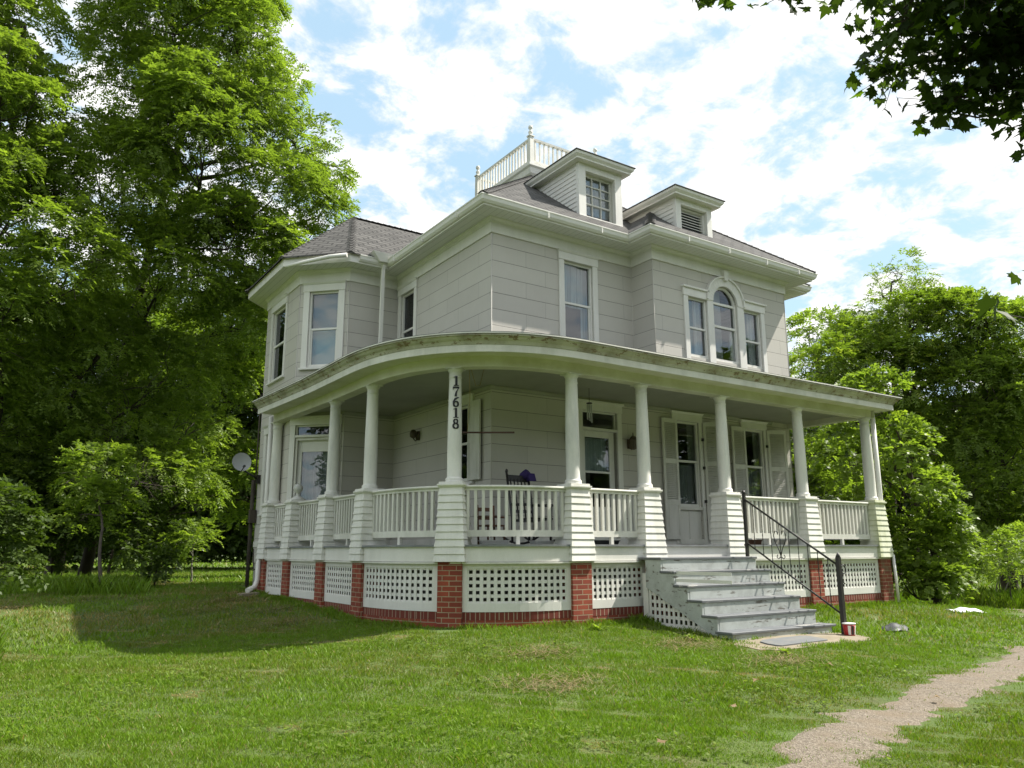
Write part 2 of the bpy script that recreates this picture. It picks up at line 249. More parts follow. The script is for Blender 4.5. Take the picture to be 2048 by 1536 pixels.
# ------------------------------------------------------------------ object helpers
def props(o, label=None, cat=None, group=None, kind=None):
    if label: o['label'] = label
    if cat: o['category'] = cat
    if group: o['group'] = group
    if kind: o['kind'] = kind
    return o
def thing(name, label, cat, loc=(0, 0, 0), group=None):
    o = bpy.data.objects.new(name, None); COL.objects.link(o); o.location = loc; o.empty_display_size = 0.3
    o['rootloc'] = list(map(float, loc)); return props(o, label, cat, group)
def adopt(child, parent):
    if parent is None: return
    child.parent = parent
    if parent.type == 'EMPTY': child.matrix_parent_inverse = Matrix.Translation(parent.location).inverted()
class MB:
    def __init__(s): s.v = []; s.f = []; s.sm = []; s.fr = None
    def P(s, p):
        if s.fr is None: return (float(p[0]), float(p[1]), float(p[2]))
        o, t, n = s.fr; return (o[0] + t[0] * p[0] + n[0] * p[1], o[1] + t[1] * p[0] + n[1] * p[1], p[2])
    def frame(s, o, n):   # local (u right seen from outside, w outward, z)
        l = math.hypot(*n); n = (n[0] / l, n[1] / l); s.fr = (o, (-n[1], n[0]), n); return s
    def poly(s, pts, smooth=False):
        i = len(s.v); s.v += [s.P(p) for p in pts]; s.f.append(tuple(range(i, i + len(pts)))); s.sm.append(smooth)
    def hexa(s, b, t, smooth=False):   # 4 bottom + 4 top points
        i = len(s.v); s.v += [s.P(p) for p in list(b) + list(t)]
        for q in ((3, 2, 1, 0), (4, 5, 6, 7), (0, 1, 5, 4), (1, 2, 6, 5), (2, 3, 7, 6), (3, 0, 4, 7)):
            s.f.append(tuple(i + k for k in q)); s.sm.append(smooth)
    def box(s, a0, a1, b0, b1, z0, z1):
        s.hexa([(a0, b0, z0), (a1, b0, z0), (a1, b1, z0), (a0, b1, z0)], [(a0, b0, z1), (a1, b0, z1), (a1, b1, z1), (a0, b1, z1)])
    def frust(s, cx, cy, h0, h1, z0, z1, ang=0):
        c, k = math.cos(ang), math.sin(ang)
        R = lambda h, z: [(cx + h * (a * c - b * k), cy + h * (a * k + b * c), z) for a, b in ((-1, -1), (1, -1), (1, 1), (-1, 1))]
        s.hexa(R(h0, z0), R(h1, z1))
    def tube(s, pts, r, n=8, cap=True, smooth=True):
        pts = [Vector(s.P(p)) for p in pts]; rs = r if isinstance(r, (list, tuple)) else [r] * len(pts)
        base = len(s.v); prev = None
        for i, p in enumerate(pts):
            t = (pts[min(i + 1, len(pts) - 1)] - pts[max(i - 1, 0)])
            t = t.normalized() if t.length > 1e-9 else Vector((0, 0, 1))
            if prev is None: a = t.orthogonal().normalized()
            else:
                a = prev - t * prev.dot(t); a = a.normalized() if a.length > 1e-6 else t.orthogonal().normalized()
            prev = a; b = t.cross(a)
            for k in range(n):
                an = 2 * math.pi * k / n; q = p + (a * math.cos(an) + b * math.sin(an)) * rs[i]; s.v.append(tuple(q))
        for i in range(len(pts) - 1):
            for k in range(n):
                s.f.append((base + i * n + k, base + i * n + (k + 1) % n, base + (i + 1) * n + (k + 1) % n, base + (i + 1) * n + k)); s.sm.append(smooth)
        if cap:
            s.f.append(tuple(base + k for k in reversed(range(n)))); s.sm.append(False)
            s.f.append(tuple(base + (len(pts) - 1) * n + k for k in range(n))); s.sm.append(False)
    def lathe(s, cx, cy, prof, n=24, smooth=True):
        base = len(s.v)
        for r, z in prof:
            for k in range(n):
                a = 2 * math.pi * k / n; s.v.append(s.P((cx + r * math.cos(a), cy + r * math.sin(a), z)))
        for i in range(len(prof) - 1):
            for k in range(n):
                s.f.append((base + i * n + k, base + i * n + (k + 1) % n, base + (i + 1) * n + (k + 1) % n, base + (i + 1) * n + k)); s.sm.append(smooth)
        s.f.append(tuple(base + k for k in reversed(range(n)))); s.sm.append(False)
        s.f.append(tuple(base + (len(prof) - 1) * n + k for k in range(n))); s.sm.append(False)
    def loft(s, rows, smooth=False):
        base = len(s.v); n = len(rows[0])
        for r in rows: s.v += [s.P(p) for p in r]
        for i in range(len(rows) - 1):
            for k in range(n - 1):
                s.f.append((base + i * n + k, base + i * n + k + 1, base + (i + 1) * n + k + 1, base + (i + 1) * n + k)); s.sm.append(smooth)
    def build(s, name, mat, parent=None, bevel=0, label=None):
        me = bpy.data.meshes.new(name); me.from_pydata(s.v, [], s.f); me.polygons.foreach_set('use_smooth', s.sm)
        me.materials.append(M[mat] if isinstance(mat, str) else mat)
        uv = me.uv_layers.new(name='UVMap'); me.update()
        nl = len(me.loops); lv = np.empty(nl, np.int32); me.loops.foreach_get('vertex_index', lv)
        co = np.empty(len(me.vertices) * 3); me.vertices.foreach_get('co', co); co = co.reshape(-1, 3)
        nf = len(me.polygons); nr = np.empty(nf * 3); me.polygons.foreach_get('normal', nr); nr = nr.reshape(-1, 3)
        tot = np.empty(nf, np.int32); me.polygons.foreach_get('loop_total', tot); fn = np.repeat(nr, tot, axis=0)
        t = np.stack([-fn[:, 1], fn[:, 0], np.zeros(nl)], 1); ln = np.linalg.norm(t, axis=1)
        t[ln < 1e-3] = (1, 0, 0); ln[ln < 1e-3] = 1; t /= ln[:, None]
        b = np.cross(fn, t); p = co[lv]; u = np.stack([(p * t).sum(1), (p * b).sum(1)], 1)
        uv.data.foreach_set('uv', u.astype(np.float32).ravel())
        o = bpy.data.objects.new(name, me); COL.objects.link(o); adopt(o, parent)
        if bevel:
            md = o.modifiers.new('bevel', 'BEVEL'); md.width = bevel; md.segments = 1; md.limit_method = 'ANGLE'; md.angle_limit = rad(50)
        if label: o['label'] = label
        return o
def offpoly(P, d, closed=False):
    """offset a polyline to its right-hand side (outside for a counter-clockwise outline)"""
    n = len(P); out = []
    def nrm(a, b):
        x, y = b[0] - a[0], b[1] - a[1]; l = math.hypot(x, y); return (y / l, -x / l)
    for i in range(n):
        if closed: a = nrm(P[i - 1], P[i]); b = nrm(P[i], P[(i + 1) % n])
        else:
            a = nrm(P[max(i - 1, 0)], P[max(i, 1)]); b = nrm(P[min(i, n - 2)], P[min(i + 1, n - 1)])
        k = 1 + a[0] * b[0] + a[1] * b[1]
        out.append((P[i][0] + d * (a[0] + b[0]) / k, P[i][1] + d * (a[1] + b[1]) / k))
    return out
def sweep(mb, P, prof, closed=False, loop=True):
    """sweep a profile of (outward offset, z) along a horizontal outline"""
    cols = []
    for d, z in prof + ([prof[0]] if loop else []):
        q = offpoly(P, d, closed); q = q + [q[0]] if closed else q
        cols.append([(x, y, z) for x, y in q])
    mb.loft(cols)
    if not closed and loop:
        mb.poly([c[0] for c in cols[:-1]]); mb.poly([c[-1] for c in reversed(cols[:-1])])

# ------------------------------------------------------------------ ground
def smooth01(t): t = np.clip(t, 0, 1); return t * t * (3 - 2 * t)
def gz(x, y):
    x = np.asarray(x, float); y = np.asarray(y, float)
    base = -1.17 + 0.04 * np.clip(y, 0, 6)
    d = np.hypot(np.maximum(np.maximum(-2.3 - x, x - 8.6), 0), np.maximum(np.maximum(-2.1 - y, y - 9), 0))
    ff = 1 - smooth01((y - 1) / 8)
    z = base - 0.45 * (1 - np.exp(-d / 4.5)) * (0.12 + 0.88 * ff)
    z = z + 0.018 * np.sin(x * 1.7 + 0.6 * y) * np.cos(y * 1.3 - 0.4 * x) * np.clip(d, 0, 1)
    return z
def G(x, y): return float(gz(x, y))
def grid_axis(lo, hi, c0, c1, step):
    a = list(np.arange(c0, c1 + 1e-6, step)); s = step; v = c0
    while v > lo: s *= 1.35; v -= s; a.insert(0, max(v, lo))
    s = step; v = c1
    while v < hi: s *= 1.35; v += s; a.append(min(v, hi))
    return np.array(a)
gx = grid_axis(-600, 600, -14, 20, 0.35); gy = grid_axis(-300, 900, -14, 24, 0.35)
XX, YY = np.meshgrid(gx, gy); ZZ = gz(XX, YY)
mb = MB(); mb.v = [tuple(p) for p in np.stack([XX.ravel(), YY.ravel(), ZZ.ravel()], 1).tolist()]
nx = len(gx)
for j in range(len(gy) - 1):
    for i in range(nx - 1):
        mb.f.append((j * nx + i, j * nx + i + 1, (j + 1) * nx + i + 1, (j + 1) * nx + i)); mb.sm.append(True)
props(mb.build('ground', 'ground'), kind='structure')

# gravel tracks -----------------------------------------------------
def snoise(x, y, s):   # cheap smooth noise in about -1..1
    return (np.sin(x * 1.31 * s + 1.7 * np.sin(y * 0.83 * s + 1.1)) + np.sin(y * 1.57 * s + 1.3 * np.sin(x * 1.13 * s + 4.2)) + np.sin((x + y) * 2.11 * s + 0.5)) / 3
TRACK = [(-5.4, -9.7), (-3.9, -8.8), (-2.5, -8.0), (-1.3, -7.55), (-0.1, -7.3), (1.4, -7.05), (2.8, -6.72), (4.2, -6.45), (6.5, -6.1), (9.0, -5.2), (13, -4.0), (18, -2.0)]
TRACKB = [(9.3, -4.4), (11.3, -3.3), (15.2, -.3), (20, 3), (32, 10)]
def densify(P, step=0.12):
    out = []
    n = len(P)
    for i in range(n - 1):
        p0 = P[max(i - 1, 0)]; p1 = P[i]; p2 = P[i + 1]; p3 = P[min(i + 2, n - 1)]
        k = max(2, int(math.dist(p1, p2) / step))
        for j in range(k):
            t = j / k
            out.append(tuple(0.5 * (2 * p1[a] + (p2[a] - p0[a]) * t + (2 * p0[a] - 5 * p1[a] + 4 * p2[a] - p3[a]) * t * t + (3 * p1[a] - p0[a] - 3 * p2[a] + p3[a]) * t ** 3) for a in (0, 1)))
    out.append(P[-1]); return out
def track(pts, wd, name):
    P = densify(pts); mb = MB(); rows = []
    for o in np.linspace(-1.3, 1.3, 15):
        q = offpoly(P, 1.0 * o); row = []
        for i, (x, y) in enumerate(P):
            hw = 1.0 * wd * (1 + 0.25 * float(snoise(x, y, 1.6)))
            dx_, dy_ = (q[i][0] - x), (q[i][1] - y)
            X, Y = x + dx_ * hw, y + dy_ * hw
            row.append((X, Y, G(X, Y) + 0.012 - 0.05 * max(0, abs(o) - .55 + .35 * float(snoise(X, Y, 3.1)) + .3 * float(snoise(Y, X, 9.0)))))
        rows.append(row)
    mb.loft(rows, True); props(mb.build(name, 'gravel'), kind='structure'); return np.array(P)
TA = track(TRACK, 0.36, 'path'); TB = track(TRACKB, 0.3, 'path')
def track_dist(x, y):
    d = np.full(x.shape, 9e9)
    for P in (TA[::4], TB[::4]):
        for a in P: d = np.minimum(d, np.hypot(x - a[0], y - a[1]))
    return d

# ================================================================== HOUSE
S2 = math.sqrt(.5)
H = thing('house', 'two-storey grey shingled house with white trim, curved wraparound porch and rooftop balustrade', 'house', (3.5, 3.5, -1.1))
C12 = (-1.16, 3.98); C23 = (-1.98, 4.80); C34 = (-1.98, 7.15); C45 = (-1.16, 7.97)
WA, WP, WW, WX, WY, ZF = 3.448, -0.632, 7.585, 8.25, 8.70, 5.694
UP = [(0, WY), (0, 7.97), C45, C34, C23, C12, (0, 3.98), (0, 0), (WA, 0), (WA, WP), (WW, WP), (WW, 0), (WX, 0), (WX, WY)]
LOW = [(0, WY), (0, 7.97), C45, C34, C23, C12, (0, 3.98), (0, 0), (WX, 0), (WX, WY)]
def fr(P, Q):
    l = math.dist(P, Q); return P, ((Q[1] - P[1]) / l, -(Q[0] - P[0]) / l), l
def wall(mb, P, Q, z0, z1, ops=(), dep=0.13):
    o, n, l = fr(P, Q); mb.frame(o, n)
    us = sorted({0, l, *[a for op in ops for a in op[:2]]}); zs = sorted({z0, z1, *[a for op in ops for a in op[2:]]})
    for i in range(len(us) - 1):
        for j in range(len(zs) - 1):
            um, zm_ = (us[i] + us[i + 1]) / 2, (zs[j] + zs[j + 1]) / 2
            if any(a < um < b and c < zm_ < d for a, b, c, d in ops): continue
            mb.poly([(us[i], 0, zs[j]), (us[i + 1], 0, zs[j]), (us[i + 1], 0, zs[j + 1]), (us[i], 0, zs[j + 1])])
    for a, b, c, d in ops:
        mb.poly([(a, 0, c), (a, -dep, c), (a, -dep, d), (a, 0, d)]); mb.poly([(b, 0, d), (b, -dep, d), (b, -dep, c), (b, 0, c)])
        mb.poly([(a, 0, c), (b, 0, c), (b, -dep, c), (a, -dep, c)]); mb.poly([(a, 0, d), (a, -dep, d), (b, -dep, d), (b, 0, d)])
    mb.fr = None
OP = {  # openings: (u0,u1,z0,z1)
 'f_up': (1.66, 2.38, 3.80, 5.50), 'pal_l': (4.40 - WA, 4.97 - WA, 3.80, 5.08), 'pal_c': (5.15 - WA, 5.91 - WA, 3.80, 5.47), 'pal_r': (6.12 - WA, 6.68 - WA, 3.80, 5.08),
 'f2_up': (.24, .93, 3.80, 5.50), 'f3_up': (.49, 1.46, 3.80, 5.50), 's_up': (.20, .86, 3.80, 5.50),
 'door': (2.04, 2.91, .03, 2.55), 'fr1': (4.50, 5.20, .08, 2.56), 'fr2': (6.64, 7.30, .08, 2.56), 's_lo': (2.68, 3.28, 1.15, 2.56),
 'f2_door': (.07, .99, .03, 2.53), 'f3_lo': (.55, 1.25, .76, 2.55)}
mb = MB()
for i in range(len(UP) - 1):
    ops = {4: ['f2_up'], 3: ['f3_up'], 6: ['s_up'], 7: ['f_up'], 9: ['pal_l', 'pal_c', 'pal_r']}.get(i, [])
    wall(mb, UP[i], UP[i + 1], 2.95, 5.97, [OP[k] for k in ops])
wall(mb, UP[-1], UP[0], 2.95, 5.97)
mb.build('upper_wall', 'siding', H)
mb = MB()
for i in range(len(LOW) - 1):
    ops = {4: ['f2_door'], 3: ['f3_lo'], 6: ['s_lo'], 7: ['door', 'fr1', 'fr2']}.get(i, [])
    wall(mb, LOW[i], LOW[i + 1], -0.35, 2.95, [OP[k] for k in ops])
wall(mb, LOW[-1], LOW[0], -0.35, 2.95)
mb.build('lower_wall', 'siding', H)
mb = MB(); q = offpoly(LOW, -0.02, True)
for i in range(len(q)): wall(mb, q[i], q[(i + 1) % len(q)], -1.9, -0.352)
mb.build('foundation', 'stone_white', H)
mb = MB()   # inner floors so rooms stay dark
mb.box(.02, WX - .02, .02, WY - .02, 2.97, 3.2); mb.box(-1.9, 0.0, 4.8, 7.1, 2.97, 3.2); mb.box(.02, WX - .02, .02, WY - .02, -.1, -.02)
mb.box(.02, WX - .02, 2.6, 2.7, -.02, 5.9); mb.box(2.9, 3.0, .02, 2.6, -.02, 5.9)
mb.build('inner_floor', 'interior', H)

# corner beads of the siding
for (x, y) in UP[1:]:
    mb = MB(); mb.tube([(x, y, -.35 if (x, y) in LOW else 2.95), (x, y, ZF)], 0.010, 6); mb.build('corner_bead', 'bead', H)

# frieze, crown, soffit, fascia, gutters
mb = MB(); sweep(mb, UP, [(0.0, ZF), (.032, ZF), (.032, 5.90), (0.0, 5.90)], True); mb.build('frieze_board', 'white', H)
mb = MB(); sweep(mb, UP, [(0.0, 5.90), (.045, 5.90), (.055, 5.925), (.095, 5.955), (.10, 5.975), (0, 5.975)], True); mb.build('crown_moulding', 'white', H)
EU = [(0, WY), (0, 7.97), C45, C34, C23, C12, (0, 3.98), (0, 0), (WA, 0), (WA, WP), (WW, WP), (WW, 0), (WX, 0), (WX, WY)]
mb = MB(); sweep(mb, EU, [(-.02, 5.976), (.46, 5.976), (.46, 5.99), (-.02, 5.99)], True); mb.build('soffit', 'soffit', H)
mb = MB(); sweep(mb, EU, [(.44, 5.965), (.465, 5.965), (.465, 6.17), (.44, 6.17)], True); mb.build('fascia_board', 'white', H)
GUT = [(.467, 6.0), (.50, 6.0), (.535, 6.04), (.548, 6.10), (.562, 6.115), (.562, 6.135), (.545, 6.135), (.53, 6.10), (.50, 6.03), (.467, 6.03)]
mb = MB(); sweep(mb, [C12, (0, 3.98), (0, 0), (WA, 0), (WA, WP), (WW, WP), (WW, 0), (WX, 0), (WX, WY)], GUT); g_ = mb.build('gutter', 'white_vinyl', H)
mb = MB()   # joint bands under the gutter
for P, Q, us in (((0, 3.98), (0, 0), (.9, 2.2, 3.6)), ((0, 0), (WA, 0), (.9, 2.2)), ((WA, WP), (WW, WP), (.5, 1.7, 2.9, 4.0))):
    o, n, l = fr(P, Q); mb.frame(o, n)
    for u in us: mb = MB().frame(o, n); mb.box(u, u + .022, .47, .563, 5.997, 6.10); mb.build('strap', 'white_vinyl', g_)
# sagging gutter along the octagonal bay
mb = MB(); mb.tube([(-1.46, 3.44, 6.06), (-1.75, 3.72, 6.05), (-2.15, 4.15, 5.98), (-2.45, 4.44, 5.91)], [.05, .045, .04, .03], 8); mb.build('gutter', 'white_vinyl', H)
# conductor box and upstairs downspout
ds = MB(); ds.tube([(-.60, 3.46, 6.02), (-.60, 3.50, 5.9), (-.61, 3.52, 3.1)], .048, 4, smooth=False); d_ = ds.build('downspout', 'white_vinyl', H)
mb = MB(); mb.hexa([(-.74, 3.36, 6.05), (-.50, 3.36, 6.05), (-.50, 3.52, 6.05), (-.74, 3.52, 6.05)], [(-.92, 3.30, 6.24), (-.46, 3.30, 6.24), (-.46, 3.56, 6.24), (-.92, 3.56, 6.24)])
mb.build('conductor_box', 'white_vinyl', d_)

# roofs
mb = MB()
e, SL = .53, .78; X0, X1, Y0, Y1, ZE, ZT = -e, WX + e, -e, WY + e, 6.155, 9.02; k = (ZT - ZE) / SL
A = [(X0, Y0, ZE), (X1, Y0, ZE), (X1, Y1, ZE), (X0, Y1, ZE)]; B = [(X0 + k, Y0 + k, ZT), (X1 - k, Y0 + k, ZT), (X1 - k, Y1 - k, ZT), (X0 + k, Y1 - k, ZT)]
for i in range(4): mb.poly([A[i], A[(i + 1) % 4], B[(i + 1) % 4], B[i]])
mb.poly(B); mb.poly([(x, y, z - .03) for x, y, z in A][::-1])
for i in range(4): a, b = A[i], A[(i + 1) % 4]; mb.poly([(a[0], a[1], ZE - .03), (b[0], b[1], ZE - .03), b, a])
roof = mb.build('roof', 'shingle', H)
mb = MB()   # front bay roof
bx0, bx1, by = WA - e, WW + e, WP - e; hk = (bx1 - bx0) / 2; zr = ZE + hk * SL; ap = (bx0 + hk, by + hk, zr); rb = (bx0 + hk, 3.4, zr)
c = [(bx0, by, ZE + .01), (bx1, by, ZE + .01)]; bk = [(bx0, 3.4, ZE + .01), (bx1, 3.4, ZE + .01)]
mb.poly([c[0], c[1], ap]); mb.poly([c[0], ap, rb, bk[0]]); mb.poly([c[1], bk[1], rb, ap])
for a, b in ((c[0], c[1]), (bk[0], c[0]), (c[1], bk[1])): mb.poly([(a[0], a[1], ZE - .03), (b[0], b[1], ZE - .03), b, a])
mb.build('bay_roof', 'shingle', H)
mb = MB()   # octagonal side bay roof
oc = offpoly([(0, 7.97), C45, C34, C23, C12, (0, 3.98)], e); oc = [(x, y, ZE) for x, y in oc]; oc[0] = (0, oc[0][1], ZE); oc[-1] = (0, oc[-1][1], ZE)
AP = (-.34, 5.98, 8.12); RE = (2.2, 5.98, 8.12)
for i in range(1, 4): mb.poly([oc[i], oc[i + 1], AP])
mb.poly([oc[4], (oc[5][0] - .2, oc[5][1], ZE), (2.2, oc[5][1], ZE), RE, AP]); mb.poly([oc[1], AP, RE, (2.2, oc[0][1], ZE), oc[0]])
for i in range(5): a, b = oc[i], oc[i + 1]; mb.poly([(a[0], a[1], ZE - .03), (b[0], b[1], ZE - .03), b, a])
mb.build('side_bay_roof', 'shingle', H)
def cap(a, b, wd=.11, par=None):
    mb = MB(); a, b = Vector(a), Vector(b); n = max(2, int((b - a).length / .15)); d = (b - a) / n; s = d.cross(Vector((0, 0, 1))).normalized() * wd; u = s.cross(d).normalized()
    if u.z < 0: u = -u
    for i in range(n):
        p = a + d * i; q = p + d * 1.05
        mb.hexa([p - s - u * .03, p + s - u * .03, q + s - u * .03, q - s - u * .03], [p - s * .2 + u * .028, p + s * .2 + u * .028, q + s * .2 + u * .012, q - s * .2 + u * .012])
    mb.build('hip_cap', 'shingle', roof)
for i in range(4): cap(A[i], B[i])
cap(oc[4], AP); cap(oc[3], AP); cap(oc[2], AP); cap(AP, RE); cap(c[0], ap); cap(c[1], ap)

# rooftop balustrade
RX0, RX1, RY0, RY1 = 3.14, 5.11, 3.14, 5.56
W4 = [(RX0, RY1), (RX0, RY0), (RX1, RY0), (RX1, RY1)]
mb = MB(); sweep(mb, W4, [(.0, 8.93), (.10, 9.06), (.12, 9.20), (.16, 9.24), (.16, 9.30), (0, 9.30)], True); mb.poly([(x, y, 9.27) for x, y in W4])
bal = mb.build('roof_platform', 'white', H)
def run_balusters(mb, a, b, z0, z1, sp, s1, s2=None):
    a, b = Vector((a[0], a[1])), Vector((b[0], b[1])); l = (b - a).length; n = int(round(l / sp)); d = (b - a) / l; ang = math.atan2(d.y, d.x)
    for i in range(1, n):
        p = a + d * (l * i / n); mb.frust(p.x, p.y, s1, s1, z0, z1, ang)
RO = [(x, y) for x, y in offpoly(W4, .06, True)]
mb = MB(); sweep(mb, RO, [(-.035, 9.96), (.035, 9.96), (.04, 10.01), (-.04, 10.01)], True); sweep(mb, RO, [(-.03, 9.36), (.03, 9.36), (.03, 9.41), (-.03, 9.41)], True)
for i in range(4): run_balusters(mb, RO[i], RO[(i + 1) % 4], 9.41, 9.96, .135, .019)
mb.build('roof_railing', 'white_worn', bal)
for x, y in RO:
    mb = MB(); mb.frust(x, y, .062, .055, 9.30, 10.04); mb.frust(x, y, .075, .075, 10.04, 10.07)
    mb.lathe(x, y, [(.05, 10.07), (.03, 10.10), (.05, 10.13), (.062, 10.17), (.03, 10.22), (.025, 10.235), (.055, 10.27), (.06, 10.30), (.05, 10.34), (.01, 10.365)], 12); mb.build('post', 'white_worn', bal)

# dormers
def dormer(x0, x1, yf, zb, zt, depth, kind):
    mb = MB(); w_ = x1 - x0
    for sx, xs in ((-1, x0), (1, x1)):    # clapboard cheeks
        z = zb - .1; z -= (z % .1)
        while z < zt:
            ze = min(z + .105, zt + .01)
            o = .004; mb.hexa([(xs + sx * .018, yf + .06, z), (xs + sx * .018, yf + depth, z), (xs - sx * .02, yf + depth, z), (xs - sx * .02, yf + .06, z)],
                    [(xs + sx * o, yf + .06, ze), (xs + sx * o, yf + depth, ze), (xs - sx * .02, yf + depth, ze), (xs - sx * .02, yf + .06, ze)]); z += .1
    d = mb.build('dormer', 'white', H)
    bw = .165 if kind == 'win' else .13
    mb = MB(); mb.box(x0 - .025, x0 + bw, yf - .02, yf + .07, zb - .05, zt); mb.box(x1 - bw, x1 + .025, yf - .02, yf + .07, zb - .05, zt)
    hz = zt - (.13 if kind == 'win' else .11); mb.box(x0 + bw, x1 - bw, yf - .018, yf + .07, hz, zt); mb.box(x0 - .02, x1 + .02, yf - .03, yf + .07, zb - .04, zb + .03)
    mb.build('dormer_front', 'white', d, bevel=.004)
    oh = .215; mb = MB(); R_ = [(x0 - oh, yf - oh), (x1 + oh, yf - oh), (x1 + oh, yf + depth), (x0 - oh, yf + depth)]
    ins = .30
    R2 = [(x0 - oh + ins * .2, yf - oh + ins * .2), (x1 + oh - ins * .2, yf - oh + ins * .2), (x1 + oh - ins * .2, yf + depth), (x0 - oh + ins * .2, yf + depth)]
    sweep(mb, R_, [(-oh, zt + .02), (-.05, zt + .02), (-.05, zt + .05), (0, zt + .10), (.01, zt + .15), (-oh, zt + .15)], True)
    mb.box(x0 - .02, x1 + .02, yf - .03, yf + depth, zt - .002, zt + .022)
    mb.build('dormer_cornice', 'white', d)
    mb = MB(); cxm = (x0 + x1) / 2; o2 = oh + .03; E4 = [(x0 - o2, yf - o2), (x1 + o2, yf - o2), (x1 + o2, yf + depth), (x0 - o2, yf + depth)]; hw = (x1 - x0) / 2 + o2
    zz = zt + .155; r0 = (cxm, yf - o2 + hw, zz + .27 * hw); r1 = (cxm, yf + depth, zz + .27 * hw)
    for pl_ in ([(*E4[0], zz + .015), (*E4[1], zz + .015), r0], [(*E4[1], zz + .015), (*E4[2], zz + .015), r1, r0], [(*E4[0], zz + .015), r0, r1, (*E4[3], zz + .015)]): mb.poly(pl_)
    for i in (0, 1, 3): a, b = E4[i], E4[(i + 1) % 4]; mb.poly([(*a, zz), (*b, zz), (*b, zz + .015), (*a, zz + .015)])
    mb.poly([(*p, zz) for p in E4][::-1]); mb.build('dormer_roof', 'shingle', d)
    a0, a1, b0, b1 = x0 + bw, x1 - bw, zb + .03, hz
    if kind == 'win':
        mb = MB(); y = yf + .135; t = .03; mb.box(a0 - .03, a0 - .001, yf + .07, y + .02, b0, b1); mb.box(a1 + .001, a1 + .03, yf + .07, y + .02, b0, b1); mb.box(a0, a1, yf + .07, y + .02, b1 + .001, b1 + .03)
        mb.box(a0, a0 + .045, y - .02, y + .02, b0, b1); mb.box(a1 - .045, a1, y - .02, y + .02, b0, b1); mb.box(a0 + .045, a1 - .045, y - .02, y + .02, b1 - .05, b1); mb.box(a0 + .045, a1 - .045, y - .02, y + .02, b0, b0 + .05)
        zm_ = b0 + (b1 - b0) * .33; mb.box(a0 + .045, a1 - .045, y - .025, y + .015, zm_, zm_ + .035)
        for i in (1, 2): xx = a0 + .045 + (a1 - a0 - .09) * i / 3; mb.box(xx - .01, xx + .01, y - .015, y + .015, b0 + .05, zm_); mb.box(xx - .01, xx + .01, y - .015, y + .015, zm_ + .035, b1 - .05)
        for i in (1, 2): zz_ = zm_ + .035 + (b1 - .05 - zm_ - .035) * i / 3; mb.box(a0 + .045, a1 - .045, y - .014, y + .014, zz_ - .01, zz_ + .01)
        mb.build('sash', 'white_worn', d)
        mb = MB(); mb.box(a0 + .04, a1 - .04, y + .016, y + .02, b0 + .04, b1 - .04); mb.build('pane', 'glass', d)
        mb = MB(); mb.loft([[(a0 + (a1 - a0) * (.25 + .75 * t / 12), y + .10 + .02 * math.sin(t * 2.4), zq) for t in range(13)] for zq in (b0, b1)], True); mb.build('curtain', 'curtain_white', d)
    else:
        mb = MB(); mb.box(a0, a1, yf + .21, yf + .22, b0, b1); mb.build('vent_backing', 'black_plastic', d)
        yf += .085; mb = MB(); mb.box(a0 - .03, a0 + .04, yf - .016, yf + .1, b0, b1); mb.box(a1 - .04, a1 + .03, yf - .016, yf + .1, b0, b1); mb.box(a0 + .04, a1 - .04, yf, yf + .1, b1 - .04, b1)
        for i in range(8):
            z = b0 + (b1 - b0 - .06) * (i + .3) / 8; mb.hexa([(a0 + .04, yf + .02, z), (a1 - .04, yf + .02, z), (a1 - .04, yf + .10, z + .04), (a0 + .04, yf + .10, z + .04)],
                [(a0 + .04, yf + .02, z + .014), (a1 - .04, yf + .02, z + .014), (a1 - .04, yf + .10, z + .054), (a0 + .04, yf + .10, z + .054)])
        mb.build('vent_louvre', 'white', d)
dormer(2.13, 3.25, 0.03, 6.56, 7.72, 2.7, 'win')
dormer(4.18, 5.22, -.66, 6.50, 7.20, 3.4, 'vent')

